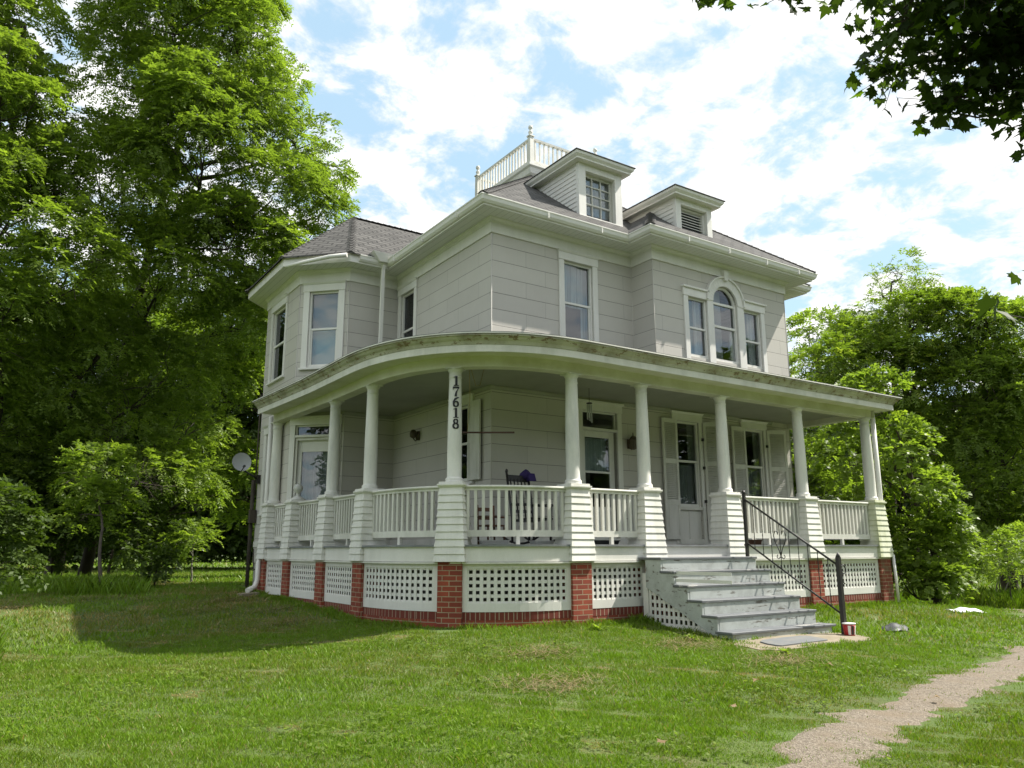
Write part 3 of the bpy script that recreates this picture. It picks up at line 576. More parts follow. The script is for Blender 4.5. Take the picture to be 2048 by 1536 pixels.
# ------------------------------------------------------------------ windows, doors, shutters
def window(o, n, op, cas=.125, head=.20, meet=.5, curt=None, sill=True, caps=.045, name='window', capw=.035, curt2=None, mat_gl='glass', hdr=True):
    u0, u1, z0, z1 = op; mb = MB().frame(o, n); w0 = .034
    mb.box(u0 - cas, u0, 0, w0, z0 - .02, z1); mb.box(u1, u1 + cas, 0, w0, z0 - .02, z1)
    if hdr:
        mb.box(u0 - cas - .012, u1 + cas + .012, 0, w0 + .012, z1, z1 + head - caps)
        mb.hexa([(u0 - cas - .014, 0, z1 + head - caps), (u1 + cas + .014, 0, z1 + head - caps), (u1 + cas + .014, w0 + .02, z1 + head - caps), (u0 - cas - .014, w0 + .02, z1 + head - caps)],
                [(u0 - cas - capw, 0, z1 + head), (u1 + cas + capw, 0, z1 + head), (u1 + cas + capw, w0 + .055, z1 + head), (u0 - cas - capw, w0 + .055, z1 + head)])
    if sill: mb.box(u0 - cas - .03, u1 + cas + .03, -.05, .07, z0 - .065, z0 - .02)
    W = mb.build(name, 'white', H, bevel=.003)
    zm_ = z0 + (z1 - z0) * meet; s = .042; mb = MB().frame(o, n)
    for (a, b, c_, d) in ((u0, u0 + s, z0, z1), (u1 - s, u1, z0, z1)): mb.box(a, b, -.085, -.02, c_, d)
    mb.box(u0 + s, u1 - s, -.075, -.03, z1 - s, z1); mb.box(u0 + s, u1 - s, -.095, -.035, z0, z0 + .06); mb.box(u0 + s, u1 - s, -.09, -.035, zm_ - .022, zm_ + .022)
    if mat_gl == 'glass': mb.box(u0 + s, u0 + s + .03, -.098, -.05, z0 + .06, zm_ - .022); mb.box(u1 - s - .03, u1 - s, -.098, -.05, z0 + .06, zm_ - .022)
    mb.build('sash', 'white_vinyl', W)
    mb = MB().frame(o, n); mb.box(u0 + s, u1 - s, -.068, -.064, z0 + .06, z1 - s); mb.build('pane', mat_gl, W)
    for cz in (curt or []):
        mat_, a, b, c_, d, wv = cz; mb = MB().frame(o, n); K = 24
        ua, ub = u0 + (u1 - u0) * a, u0 + (u1 - u0) * b; za_, zb_ = z0 + (z1 - z0) * c_, z0 + (z1 - z0) * d
        mb.loft([[(ua + (ub - ua) * t / K, -.17 + wv * math.sin(t * 1.9 + zq), zz) for t in range(K + 1)] for zq, zz in ((0, za_), (.6, zb_))], True)
        mb.build('curtain', mat_, W)
    return W
F = lambda i, L_=UP: fr(L_[i], L_[i + 1])[:2]
o, n = F(7); window(o, n, OP['f_up'], curt=[('curtain', 0, 1, .48, 1, .004), ('curtain', .75, 1.0, 0, .5, .01), ('curtain', .0, .12, 0, .5, .01)])
o, n = F(4); window(o, n, OP['f2_up'], cas=.135, curt=[('blind', 0, 1, .5, 1, 0), ('blind_blue', 0, 1, 0, .5, 0)])
o, n = F(3); window(o, n, OP['f3_up'], cas=.09, curt=[('blind', 0, .3, 0, 1, .01)], mat_gl='screen')
o, n = F(6); window(o, n, OP['s_up'], cas=.12, curt=[('blind', 0, 1, .2, 1, 0)], mat_gl='screen')
o, n = F(3, LOW); window(o, n, OP['f3_lo'], cas=.16, curt=[('lace', .0, .5, 0, 1, .01)])
o, n = F(6, LOW); window(o, n, OP['s_lo'], cas=.12, head=.18, mat_gl='screen', curt=[('lace', 0, .8, 0, .5, .01)])
# Palladian window
o, n = F(9); PC = 5.53 - WA; mb = MB().frame(o, n); w0 = .036
for a, b in ((4.275, 4.40), (4.97, 5.15), (5.91, 6.12), (6.68, 6.80)): mb.box(a - WA, b - WA, 0, w0, 3.70, 5.08 if a in (4.275, 6.68) else 5.10)
mb.box(4.255 - WA, 5.06 - WA, 0, w0 + .012, 5.08, 5.25); mb.box(6.0 - WA, 6.82 - WA, 0, w0 + .012, 5.08, 5.25)
mb.box(4.235 - WA, 5.02 - WA, 0, w0 + .05, 5.25, 5.29); mb.box(6.05 - WA, 6.85 - WA, 0, w0 + .05, 5.25, 5.29)
K = 20; zc_ = 5.10
for i in range(K):
    a0, a1 = math.pi * i / K, math.pi * (i + 1) / K
    P4 = lambda r, a, w_: (PC + r * math.cos(a), w_, zc_ + r * math.sin(a))
    for r0, r1, wf in ((.38, .56, w0 + .014), (.56, .60, w0 + .05)):
        mb.hexa([P4(r0, a0, 0), P4(r1, a0, 0), P4(r1, a1, 0), P4(r0, a1, 0)], [P4(r0, a0, wf), P4(r1, a0, wf), P4(r1, a1, wf), P4(r0, a1, wf)])
mb.hexa([(PC - .05, 0, 5.60), (PC + .05, 0, 5.60), (PC + .05, w0 + .07, 5.60), (PC - .05, w0 + .07, 5.60)], [(PC - .075, 0, 5.83), (PC + .075, 0, 5.83), (PC + .075, w0 + .08, 5.83), (PC - .075, w0 + .08, 5.83)])
PW = mb.build('window', 'white', H, bevel=.003, label='three-part window with an arched middle light')
mb = MB().frame(o, n); gl = MB().frame(o, n)
for key, meet in (('pal_l', .49), ('pal_r', .46)):
    u0, u1, z0, z1 = OP[key]; s = .04; zm_ = z0 + (z1 - z0) * meet
    mb.box(u0, u0 + s, -.085, -.02, z0, z1); mb.box(u1 - s, u1, -.085, -.02, z0, z1); mb.box(u0 + s, u1 - s, -.08, -.03, z1 - s, z1); mb.box(u0 + s, u1 - s, -.08, -.03, z0, z0 + .06); mb.box(u0 + s, u1 - s, -.085, -.03, zm_ - .02, zm_ + .02)
    gl.box(u0 + s, u1 - s, -.068, -.064, z0 + .06, z1 - s)
u0, u1, z0, z1 = OP['pal_c']; s = .045
mb.box(u0, u0 + s, -.085, -.02, z0, 5.10); mb.box(u1 - s, u1, -.085, -.02, z0, 5.10); mb.box(u0 + s, u1 - s, -.08, -.03, 5.06, 5.11); mb.box(u0 + s, u1 - s, -.08, -.03, z0, z0 + .06); mb.box(u0 + s, u1 - s, -.085, -.03, 4.55, 4.60)
mb.box(u0 + s, u0 + s + .03, -.12, -.088, z0 + .06, 4.55); mb.box(u1 - s - .10, u1 - s, -.12, -.088, z0 + .06, 4.55)
for i in range(K):
    a0, a1 = math.pi * i / K, math.pi * (i + 1) / K
    mb.hexa([P4(.33, a0, -.08), P4(.385, a0, -.08), P4(.385, a1, -.08), P4(.33, a1, -.08)], [P4(.33, a0, -.03), P4(.385, a0, -.03), P4(.385, a1, -.03), P4(.33, a1, -.03)])
gl.box(u0 + s, u1 - s, -.068, -.064, z0 + .06, 5.06)
gl.poly([P4(.34, math.pi * i / K, -.066) for i in range(K + 1)])
mb.build('sash', 'white_vinyl', PW); gl.build('pane', 'glass', PW)
for (a, b) in ((.02, .30), (.58, .98)):
    for key in ('pal_l', 'pal_r'):
        u0, u1, z0, z1 = OP[key]; mb = MB().frame(o, n); ua, ub = u0 + (u1 - u0) * a, u0 + (u1 - u0) * b
        mb.loft([[(ua + (ub - ua) * t / 16, -.18 + .012 * math.sin(t * 1.6), z) for t in range(17)] for z in (z0, z1)], True); mb.build('curtain', 'curtain_white', PW)
for key in ('pal_l', 'pal_r'):
    u0, u1, z0, z1 = OP[key]; mb = MB().frame(o, n); mb.box(u0, u1, -.24, -.235, z0, z1); mb.build('curtain', 'blind_blue', PW)
mb = MB().frame(o, n); u0, u1, z0, z1 = OP['pal_c']; mb.box(u0, u1 - .22, -.26, -.255, z0, 5.46); mb.build('curtain', 'blind', PW)

def panel(mb, u0, u1, w0, w1, z0, z1, s=.09, rec=.015):
    mb.box(u0, u0 + s, w0, w1, z0, z1); mb.box(u1 - s, u1, w0, w1, z0, z1); mb.box(u0 + s, u1 - s, w0, w1, z1 - s, z1); mb.box(u0 + s, u1 - s, w0, w1, z0, z0 + s)
    mb.box(u0 + s, u1 - s, w0, w1 - rec, z0 + s, z1 - s)
def door(o, n, op, ztr, glz, half, mat='white', head=.19, cas=.115, label=None, inset=-.10, screen=False):
    u0, u1, z0, z1 = op; mb = MB().frame(o, n)
    mb.box(u0 - cas, u0, 0, .034, z0, z1); mb.box(u1, u1 + cas, 0, .034, z0, z1); mb.box(u0 - cas - .012, u1 + cas + .012, 0, .045, z1, z1 + head - .04)
    mb.box(u0 - cas - .035, u1 + cas + .035, 0, .085, z1 + head - .04, z1 + head); mb.box(u0, u1, -.1, .03, ztr, ztr + .05); mb.box(u0 - .02, u1 + .02, -.1, .06, z0 - .02, z0 + .02)
    mb.box(u0, u0 + .03, -.09, -.02, ztr + .05, z1); mb.box(u1 - .03, u1, -.09, -.02, ztr + .05, z1); mb.box(u0 + .03, u1 - .03, -.09, -.02, z1 - .03, z1)
    D = mb.build('door', mat, H, bevel=.003, label=label)
    mb = MB().frame(o, n); mb.box(u0 + .03, u1 - .03, -.06, -.055, ztr + .05, z1 - .03); mb.build('transom_pane', 'glass', D)
    l = MB().frame(o, n); s = .13; g0, g1 = glz; w0, w1 = inset - .02, inset + .02
    l.box(u0 + .01, u0 + s, w0, w1, z0 + .02, ztr); l.box(u1 - s, u1 - .01, w0, w1, z0 + .02, ztr); l.box(u0 + s, u1 - s, w0, w1, g1, ztr); l.box(u0 + s, u1 - s, w0, w1, z0 + .02, z0 + .22)
    l.box(u0 + s, u1 - s, w0, w1 - .012, z0 + .22, g0 - .1); l.box(u0 + s, u1 - s, w0, w1, g0 - .1, g0)
    if half: l.box(u0 + s, u1 - s, w0, w1, half - .02, half + .02)
    l.build('door_leaf', mat, D, bevel=.003)
    mb = MB().frame(o, n); mb.box(u0 + s, u1 - s, inset - .004, inset, g0, g1); mb.build('pane', 'glass', D)
    mb = MB().frame(o, n); mb.tube([(u0 + .07, inset + .02, 1.0), (u0 + .07, inset + .07, 1.0), (u0 + .07, inset + .075, .93)], .014, 8); mb.build('handle', 'iron', D)
    return D
o, n = F(7, LOW)
D1 = door(o, n, OP['door'], 2.17, (.72, 2.05), 1.38, label='white half-glazed front door with transom')
mb = MB().frame(o, n); mb.loft([[(2.2 + .6 * t / 12, -.2 + .008 * math.sin(t * 2), z) for t in range(13)] for z in (1.38, 2.05)], True); mb.build('curtain', 'curtain', D1)
o4, n4 = F(4, LOW); D2 = door(o4, n4, OP['f2_door'], 2.27, (.92, 1.97), None, label='screened side door beside the octagonal bay')
mb = MB().frame(o4, n4); mb.loft([[(.2 + .66 * t / 14, -.15 + .006 * math.sin(t * 3), z) for t in range(15)] for z in (.9, 2.0)], True); mb.build('curtain', 'lace', D2)
mb = MB().frame(o4, n4); a, b = .07, .99
for x0, x1, z0, z1 in ((a + .005, a + .05, .05, 2.265), (b - .05, b - .005, .05, 2.265), (a + .05, b - .05, 2.21, 2.265), (a + .05, b - .05, .05, .3), (a + .05, b - .05, .86, .90)): mb.box(x0, x1, -.035, -.01, z0, z1)
mb.build('screen_door', 'white_worn', D2)
def french(op, lab):
    u0, u1, z0, z1 = op
    W = window(o, n, (u0, u1, .78, z1), cas=.09, head=.19, meet=.53, sill=False, name='tall_window', curt=[('lace', 0, .8, .0, .5, .012), ('blind', .75, 1, 0, 1, .01)]); W['label'] = lab
    mb = MB().frame(o, n); mb.box(u0 - .09, u0, 0, .034, .03, .76); mb.box(u1, u1 + .09, 0, .034, .03, .76); mb.box(u0, u1, -.08, .02, .72, .78); mb.box(u0, u1, -.1, .04, .03, .10)
    mb.box(u0, u1, -.085, -.035, .10, .72); mb.box((u0 + u1) / 2 - .012, (u0 + u1) / 2 + .012, -.035, -.02, .12, .70); mb.build('lower_panel', 'white_worn', W)
french(OP['fr1'], 'tall window with lower panel behind the steps'); french(OP['fr2'], 'tall window near the right porch end')
def shutter(hx, hy, ang, wd, z0, z1, solid=False, label=None, flip=1, mat='white_worn'):
    t = (math.cos(ang), math.sin(ang)); mb = MB(); mb.fr = ((hx, hy), t, (t[1], -t[0])); s = .055; th = .016
    zs = [z0 + (z1 - z0) * .30, z0 + (z1 - z0) * .64] if not solid else [z0 + (z1 - z0) * .5]
    mb.box(0, s, -th, th, z0, z1); mb.box(wd - s, wd, -th, th, z0, z1)
    for za_ in [z0 + .05] + zs + [z1 - .04]: mb.box(s, wd - s, -th + .001, th - .001, za_ - .045, za_ + .045)
    ed = [z0 + .05] + zs + [z1 - .04]
    for i in range(len(ed) - 1):
        a, b = ed[i] + .045, ed[i + 1] - .045
        if solid or i == 0:
            mb.box(s, wd - s, -.006, .006, a, b)
            mb.frame; mb.box(s + .035, wd - s - .035, -.011, .011, a + .04, b - .04)
        else:
            k = int((b - a) / .037)
            for j in range(k):
                z = a + (b - a) * j / k; mb.hexa([(s, .013, z), (wd - s, .013, z), (wd - s, -.013, z + .026), (s, -.013, z + .026)], [(s, .013, z + .007), (wd - s, .013, z + .007), (wd - s, -.013, z + .033), (s, -.013, z + .033)])
    return mb.build('shutter', mat, H, label=label)
shutter(4.085, -.06, 0.0, .42, .115, 2.57)
shutter(5.30, -.05, rad(-42), .42, .115, 2.57)
shutter(6.18, -.06, 0.0, .44, .115, 2.57)
shutter(7.38, -.05, rad(-28), .44, .115, 2.57)
shutter(-.06, .70, rad(-90), .42, 1.145, 2.58, solid=True, label='solid panelled shutter on the side wall')
for x, z in ((5.27, 2.2), (5.27, .9), (7.36, 2.2), (7.36, .95), (5.27, 1.6)): mb = MB(); mb.box(x - .02, x + .03, -.07, -.035, z - .03, z + .03); mb.build('hinge', 'iron', H)
# porch wall lanterns
def lantern(x, y, z, nx_, ny_, globe=False):
    mb = MB(); cx, cy = x + nx_ * .13, y + ny_ * .13
    mb.lathe(x + nx_ * .02, y + ny_ * .02, [(.05, z - .09), (.055, z), (.05, z + .09)], 10); mb.tube([(x, y, z - .05), (x + nx_ * .08, y + ny_ * .08, z - .11), (cx, cy, z - .06)], .014, 6)
    if globe: mb.lathe(cx, cy, [(.02, z - .06), (.07, z - .03), (.075, z + .04), (.055, z + .10), (.02, z + .12)], 12)
    else: mb.lathe(cx, cy, [(.03, z - .12), (.075, z - .10), (.085, z + .06), (.105, z + .075), (.05, z + .14), (.012, z + .16), (.008, z + .22)], 6, smooth=False)
    return mb.build('wall_lantern', 'lantern', H)
lantern(3.22, 0, 1.96, 0, -1); lantern(1.72, 0, 1.96, 0, -1); lantern(0, 2.79, 2.22, -1, 0, True)

# ================================================================== PORCH
PX5, PYD, PXE, PY4, PXR = .321, -1.892, -1.976, .646, 8.287
def superarc(n=40):
    out = []
    for i in range(n + 1):
        t = math.pi / 2 * i / n; c_, s_ = math.cos(t), math.sin(t); e_ = 2 / 2.42
        out.append((PX5 - 2.297 * c_ ** e_, PY4 - 2.538 * s_ ** e_))
    return out
ARC = superarc()
LEFT = [(-2.10, 5.45), (-2.04, 4.2), (-1.976, 2.6), (-1.976, 1.6)]
PATH = LEFT + ARC + [(x, PYD) for x in (1.2, 1.8233, 3.0, 3.78, 5.0, 5.996, 7.2, PXR)]
PATHR = PATH[:-1] + [(8.20, PYD), (8.20, 0.0)]
PATHB = PATH + [(PXR, 0.0)]
cum = [0]
for i in range(1, len(PATH)): cum.append(cum[-1] + math.dist(PATH[i - 1], PATH[i]))
def on(s_, off=0.0):
    s_ = min(max(s_, 0), cum[-1] - 1e-6)
    i = max(k for k in range(len(cum) - 1) if cum[k] <= s_); t = (s_ - cum[i]) / (cum[i + 1] - cum[i]); a, b = PATH[i], PATH[i + 1]
    l = math.dist(a, b); tx, ty = (b[0] - a[0]) / l, (b[1] - a[1]) / l
    return a[0] + (b[0] - a[0]) * t + ty * off, a[1] + (b[1] - a[1]) * t - tx * off, math.atan2(ty, tx)
def near(x, y):
    best = min(((math.hypot(on(k * .02)[0] - x, on(k * .02)[1] - y), k * .02) for k in range(int(cum[-1] / .02))), key=lambda q: q[0]); return best[1]
def sub(s0, s1, off=0.0, step=.12):
    n = max(1, int(abs(s1 - s0) / step)); return [on(s0 + (s1 - s0) * i / n, off)[:2] for i in range(n + 1)]
def inner(p):
    x, y = p; return (max(x, .25), max(y, .25))
# deck, skirt, ceiling, roof
dp = offpoly(PATHB, .20)
ri = [inner(p) for p in PATHB]; ri[-1] = (PXR, .25) if False else (8.0, .25)
mb = MB(); mb.loft([[(*p, 0.0) for p in dp], [(*p, 0.0) for p in ri]]); mb.loft([[(*p, -.03) for p in dp], [(*p, 0.0) for p in dp]]); mb.loft([[(*p, -.03) for p in ri], [(*p, -.03) for p in dp]])
mb.build('porch_deck', 'floor_grey', H)
sk = MB(); sweep(sk, PATHB, [(.13, -.245), (.165, -.245), (.165, -.031), (.13, -.031)]); sk.build('deck_skirt', 'white', H)
mb = MB(); sweep(mb, PATHB, [(.15, -.275), (.185, -.275), (.185, -.25), (.15, -.25)]); mb.build('skirt_moulding', 'white_worn', H)
pb = offpoly(PATHB, -.05); ri2 = [inner(p) for p in PATHB]; ri2[-1] = (8.0, .25)
mb = MB(); mb.loft([[(*p, 2.79) for p in pb], [(*p, 2.79) for p in ri2]]); mb.build('porch_ceiling', 'ceil', H)
mb = MB(); sweep(mb, PATHB, [(-.10, 2.6715), (.11, 2.6715), (.11, 2.86), (-.10, 2.86)]); mb.build('porch_beam', 'soffit_stain', H)
mb = MB(); sweep(mb, PATHR, [(.0, 2.835), (.46, 2.835), (.46, 2.85), (.0, 2.85)]); mb.build('porch_soffit', 'soffit_stain', H)
mb = MB(); sweep(mb, PATHR, [(.44, 2.815), (.465, 2.815), (.465, 2.925), (.44, 2.925)]); mb.build('porch_fascia', 'white_worn', H)
mb = MB(); sweep(mb, PATHR, [(.44, 2.927), (.475, 2.927), (.485, 2.95), (.50, 2.975), (.535, 3.00), (.56, 3.035), (.585, 3.04), (.585, 3.065), (.44, 3.065)]); mb.build('porch_cornice', 'eave_stain', H)
q = offpoly(PATHR, .60); ri3 = [inner(p) for p in PATHR]
mb = MB(); mb.loft([[(*p, 3.068) for p in q], [(*p, 3.50) for p in ri3]]); mb.loft([[(*p, 3.066) for p in ri3], [(*p, 3.066) for p in q]]); mb.loft([[(*p, 3.066) for p in q], [(*p, 3.092) for p in q]])
mb.loft([[(*p, 3.092) for p in q], [(*p, 3.50) for p in ri3]]); mb.build('porch_roof', 'black_plastic', H)
mb = MB(); q2 = offpoly(PATHR, .604); mb.loft([[(*p, 3.064) for p in q2], [(*p, 3.084) for p in q2]]); mb.build('drip_edge', 'white_worn', H)
# wall moulding under the ceiling
mb = MB(); sweep(mb, [C23, C12, (0, 3.98), (0, 0), (7.62, 0)], [(0.0, 2.72), (.03, 2.73), (.05, 2.77), (.05, 2.788), (0, 2.788)]); mb.build('wall_moulding', 'ceil', H)
mb = MB(); sweep(mb, [C34, C23, C12, (0, 3.98), (0, 0), (7.9, 0)], [(0.0, 0.002), (.022, 0.002), (.022, .13), (0, .13)]); mb.build('skirting_board', 'white_worn', H)

COLS = [(-2.10, 5.45), (-1.976, 2.36), (-1.976, .646), (-1.432, -1.233), (PX5, PYD), (1.8233, PYD), (3.78, PYD), (5.996, PYD), (PXR, PYD)]
FIN = (-2.03, 4.10)
cprof = [(.135, .918), (.135, .935), (.128, .945), (.134, .96), (.128, .978), (.115, .985), (.110, 1.0), (.111, 1.4), (.108, 1.8), (.101, 2.2), (.095, 2.5), (.095, 2.515), (.101, 2.52), (.101, 2.535), (.095, 2.54), (.095, 2.60), (.10, 2.61), (.118, 2.635), (.122, 2.65), (.122, 2.655)]
ANG = {}
colobjs = []
for i, (x, y) in enumerate(COLS):
    s_ = near(x, y); ang = on(s_)[2]
    if i in (0, 1, 2): ang = -math.pi / 2
    if i == 3: ang = -math.pi / 4 - .05
    if i == 4: ang = 0
    mb = MB(); mb.lathe(x, y, cprof, 28); mb.frust(x, y, .128, .128, 2.656, 2.672, ang); c_ = mb.build('column', 'white_col', H); colobjs.append(c_)
def pier(x, y, ang, mat='pier_paint', ball=False):
    mb = MB()
    zt_, zb_ = .83, -.245; nb = 10
    for k in range(nb):
        a = zb_ + (zt_ - zb_) * k / nb; b = zb_ + (zt_ - zb_) * (k + 1) / nb; h = lambda z: .172 + .058 * ((zt_ - z) / (zt_ - zb_)) ** 1.15
        mb.frust(x, y, h(a) + .014, h(b) - .001, a, b - .0005, ang)
    mb.frust(x, y, .175, .175, .79, .835, ang); mb.frust(x, y, .185, .205, .835, .86, ang); mb.frust(x, y, .208, .208, .86, .885, ang); mb.frust(x, y, .185, .185, .885, .918, ang)
    P_ = mb.build('pier', mat, H, bevel=.002)
    mb = MB(); z0 = G(x, y) - .25; mb.frust(x, y, .182, .182, z0, -.247, ang); mb.build('brick_footing', 'brick_moss' if mat == 'pier_mildew' else 'brick', P_)
    if ball:
        mb = MB(); mb.lathe(x, y, [(.17, .92), (.155, .94), (.11, .965), (.06, .99), (.035, 1.02), (.032, 1.05), (.055, 1.07), (.088, 1.11), (.095, 1.15), (.088, 1.19), (.05, 1.235), (.01, 1.245)], 24); mb.build('ball_finial', 'white_col', P_)
    return P_
PS = []
for i, (x, y) in enumerate(COLS + [FIN]):
    s_ = near(x, y); ang = on(s_)[2]
    if i == 3: ang = -math.pi / 4 - .02
    if i == 4: ang = 0.0
    if i in (1, 2, 0, 9): ang = -math.pi / 2
    pier(x, y, ang, 'pier_mildew' if i == 8 else 'pier_paint', ball=(i == 9)); PS.append(s_)
# bays between piers in order along the path
order = [0, 9, 1, 2, 3, 4, 5, 6, 7, 8]
def railing(s0, s1, post=True):
    a, b = s0 + .17, s1 - .17; mb = MB()
    sweep(mb, sub(a, b), [(-.05, .835), (.05, .835), (.058, .85), (.05, .872), (-.05, .872), (-.058, .85)]); sweep(mb, sub(a, b), [(-.028, .795), (.028, .795), (.028, .834), (-.028, .834)])
    sweep(mb, sub(a, b), [(-.024, .115), (.024, .115), (.024, .21), (-.024, .21)])
    n = int(round((b - a) / .117))
    for i in range(n):
        x, y, an = on(a + (b - a) * (i + .5) / n); mb.frust(x, y, .0225, .0225, .208, .797, an)
    if post: x, y, an = on((a + b) / 2); mb.frust(x, y, .028, .024, .001, .16, an)
    return mb.build('railing', 'white_worn', H)
def ribbox(mb, s0, s1, o0, o1, z0, z1, step=.12):
    n = max(1, int((s1 - s0) / step)); 
    A = [on(s0 + (s1 - s0) * i / n, o0)[:2] for i in range(n + 1)]; B = [on(s0 + (s1 - s0) * i / n, o1)[:2] for i in range(n + 1)]
    for i in range(n): mb.hexa([(*A[i], z0), (*A[i + 1], z0), (*B[i + 1], z0), (*B[i], z0)], [(*A[i], z1), (*A[i + 1], z1), (*B[i + 1], z1), (*B[i], z1)])
def lattice(s0, s1):
    a, b = s0 + .17, s1 - .17; zt_, zb_ = -.262, -.95; fs = .075; mb = MB()
    ribbox(mb, a, a + fs, .10, .13, zb_, zt_); ribbox(mb, b - fs, b, .10, .13, zb_, zt_); ribbox(mb, a + fs, b - fs, .10, .13, zt_ - .08, zt_); ribbox(mb, a + fs, b - fs, .10, .13, zb_, zb_ + .125)
    u0, u1, z0, z1 = a + fs, b - fs, zb_ + .125, zt_ - .08
    n = max(3, int(round((u1 - u0) / .098))); p = (u1 - u0) / n
    for i in range(n + 1):
        c_ = u0 + p * i; l, r = max(u0, c_ - .024), min(u1, c_ + .024); ribbox(mb, l, r, .112, .119, z0, z1)
    m = 5; pz = (z1 - z0) / m
    for j in range(m + 1):
        c_ = z0 + pz * j; ribbox(mb, u0, u1, .104, .111, max(z0, c_ - .024), min(z1, c_ + .024))
    mb.build('lattice_panel', 'white', H)
def brickbase(s0, s1):
    zz = min(G(*on(s0)[:2]), G(*on(s1)[:2])) - .3
    mb = MB(); ribbox(mb, s0 + .15, s1 - .15, -.05, .125, -1.06, -.953); c_ = mb.build('soldier_course', 'soldier', H)
    mb = MB(); ribbox(mb, s0 + .15, s1 - .15, -.05, .122, zz, -1.061); mb.build('brick_base', 'brick', H)
for i in range(len(order) - 1):
    a, b = PS[order[i]], PS[order[i + 1]]
    if order[i] != 5: railing(a, b)
    lattice(a, b); brickbase(a, b)
# right side return of the porch: railing, lattice and base towards the wall
mb = MB(); xr = PXR
sweep(mb, [(xr, PYD + .17), (xr, -.02)], [(-.05, .835), (.05, .835), (.058, .85), (.05, .872), (-.05, .872)]); sweep(mb, [(xr, PYD + .17), (xr, -.02)], [(-.024, .115), (.024, .115), (.024, .21), (-.024, .21)])
for i in range(14): mb.frust(xr, PYD + .26 + i * .115, .0225, .0225, .208, .84)
mb.build('railing', 'white_worn', H)
mb = MB(); mb.box(xr - .05, xr + .12, PYD + .15, 0, -1.6, -.30); mb.build('brick_base', 'brick', H)
mb = MB(); mb.box(-2.2, -1.9, 5.6, 5.75, -1.2, -.03); mb.build('brick_base', 'brick', H)
# downspouts beside the end columns
for x, y, x2, y2 in ((8.47, -1.98, 8.50, -2.05), (-2.19, 5.68, -2.22, 5.66)):
    zg = G(x, y); mb = MB(); mb.tube([(x, y, 2.83), (x, y, .9), (x, y, .5), (x2, y2, -.1)], .05, 10)
    if x < 0: mb.tube([(-2.22, 5.66, -.1), (-2.33, 5.5, -.35), (-2.33, 5.5, zg + .26), (-2.40, 5.44, zg + .12), (-2.58, 5.30, zg + .06)], .055, 10)
    else: mb.tube([(8.50, -2.12, -.2), (8.50, -2.14, zg + .02)], .03, 8)
    mb.build('downspout', 'white_vinyl', H)

# house number, one serif digit per mesh, wrapped on the middle column
def stroke(P, W_):   # ribbon outline polygons for a variable-width stroke
    out = []
    for i in range(len(P) - 1):
        (x0, y0), (x1, y1) = P[i], P[i + 1]; l = math.hypot(x1 - x0, y1 - y0) or 1; 
        def nn_(j):
            a = P[max(j - 1, 0)]; b = P[min(j + 1, len(P) - 1)]; l = math.hypot(b[0] - a[0], b[1] - a[1]) or 1; return (-(b[1] - a[1]) / l, (b[0] - a[0]) / l)
        n0, n1 = nn_(i), nn_(i + 1); w0, w1 = W_[i] / 2, W_[i + 1] / 2
        out.append([(x0 - n0[0] * w0, y0 - n0[1] * w0), (x1 - n1[0] * w1, y1 - n1[1] * w1), (x1 + n1[0] * w1, y1 + n1[1] * w1), (x0 + n0[0] * w0, y0 + n0[1] * w0)])
    return out
def ring(cx, cy, rx, ry, wx, wy, n=28):
    P = []; W_ = []
    for i in range(n + 1):
        a = 2 * math.pi * i / n; P.append((cx + rx * math.cos(a), cy + ry * math.sin(a))); W_.append(abs(math.cos(a)) * wx + abs(math.sin(a)) * wy)
    return stroke(P, W_)
def digit(ch):
    if ch == '1': return stroke([(.02, .02), (.02, .96)], [.24, .24]) + stroke([(-.26, .035), (.30, .035)], [.07, .07]) + stroke([(-.26, .86), (-.08, .90), (.02, .98)], [.04, .09, .06])
    if ch == '7': return stroke([(-.34, .90), (.36, .90)], [.17, .17]) + stroke([(-.32, .98), (-.32, .70)], [.06, .05]) + stroke([(.32, .88), (.12, .60), (.0, .34), (-.04, .0)], [.06, .12, .2, .26])
    if ch == '6': return ring(0, .31, .25, .25, .2, .08) + stroke([(-.26, .33), (-.25, .55), (-.10, .80), (.16, .93), (.36, .97)], [.2, .22, .2, .13, .05])
    if ch == '8': return ring(0, .73, .20, .19, .17, .08) + ring(0, .27, .27, .23, .2, .09)
    return []
cx0, cy0 = COLS[3]; face = math.atan2(CAM[1] - cy0, CAM[0] - cx0) + .12
for k_, ch in enumerate('17618'):
    zb_ = 2.383 - k_ * .166; Hh = .155; mb = MB(); Rr = .106
    for q_i, pg in enumerate(digit(ch)):
        def W3(p, r): a = face + p[0] * Hh * .92 / r; return (cx0 + r * math.cos(a), cy0 + r * math.sin(a), zb_ + p[1] * Hh)
        e_ = .0003 * (q_i % 7)
        lo_ = [W3(p, Rr - .008) for p in pg]; hi_ = [W3(p, Rr + .010 + e_) for p in pg]; mb.hexa(lo_, hi_)
    mb.build('numeral', 'numeral', colobjs[3])

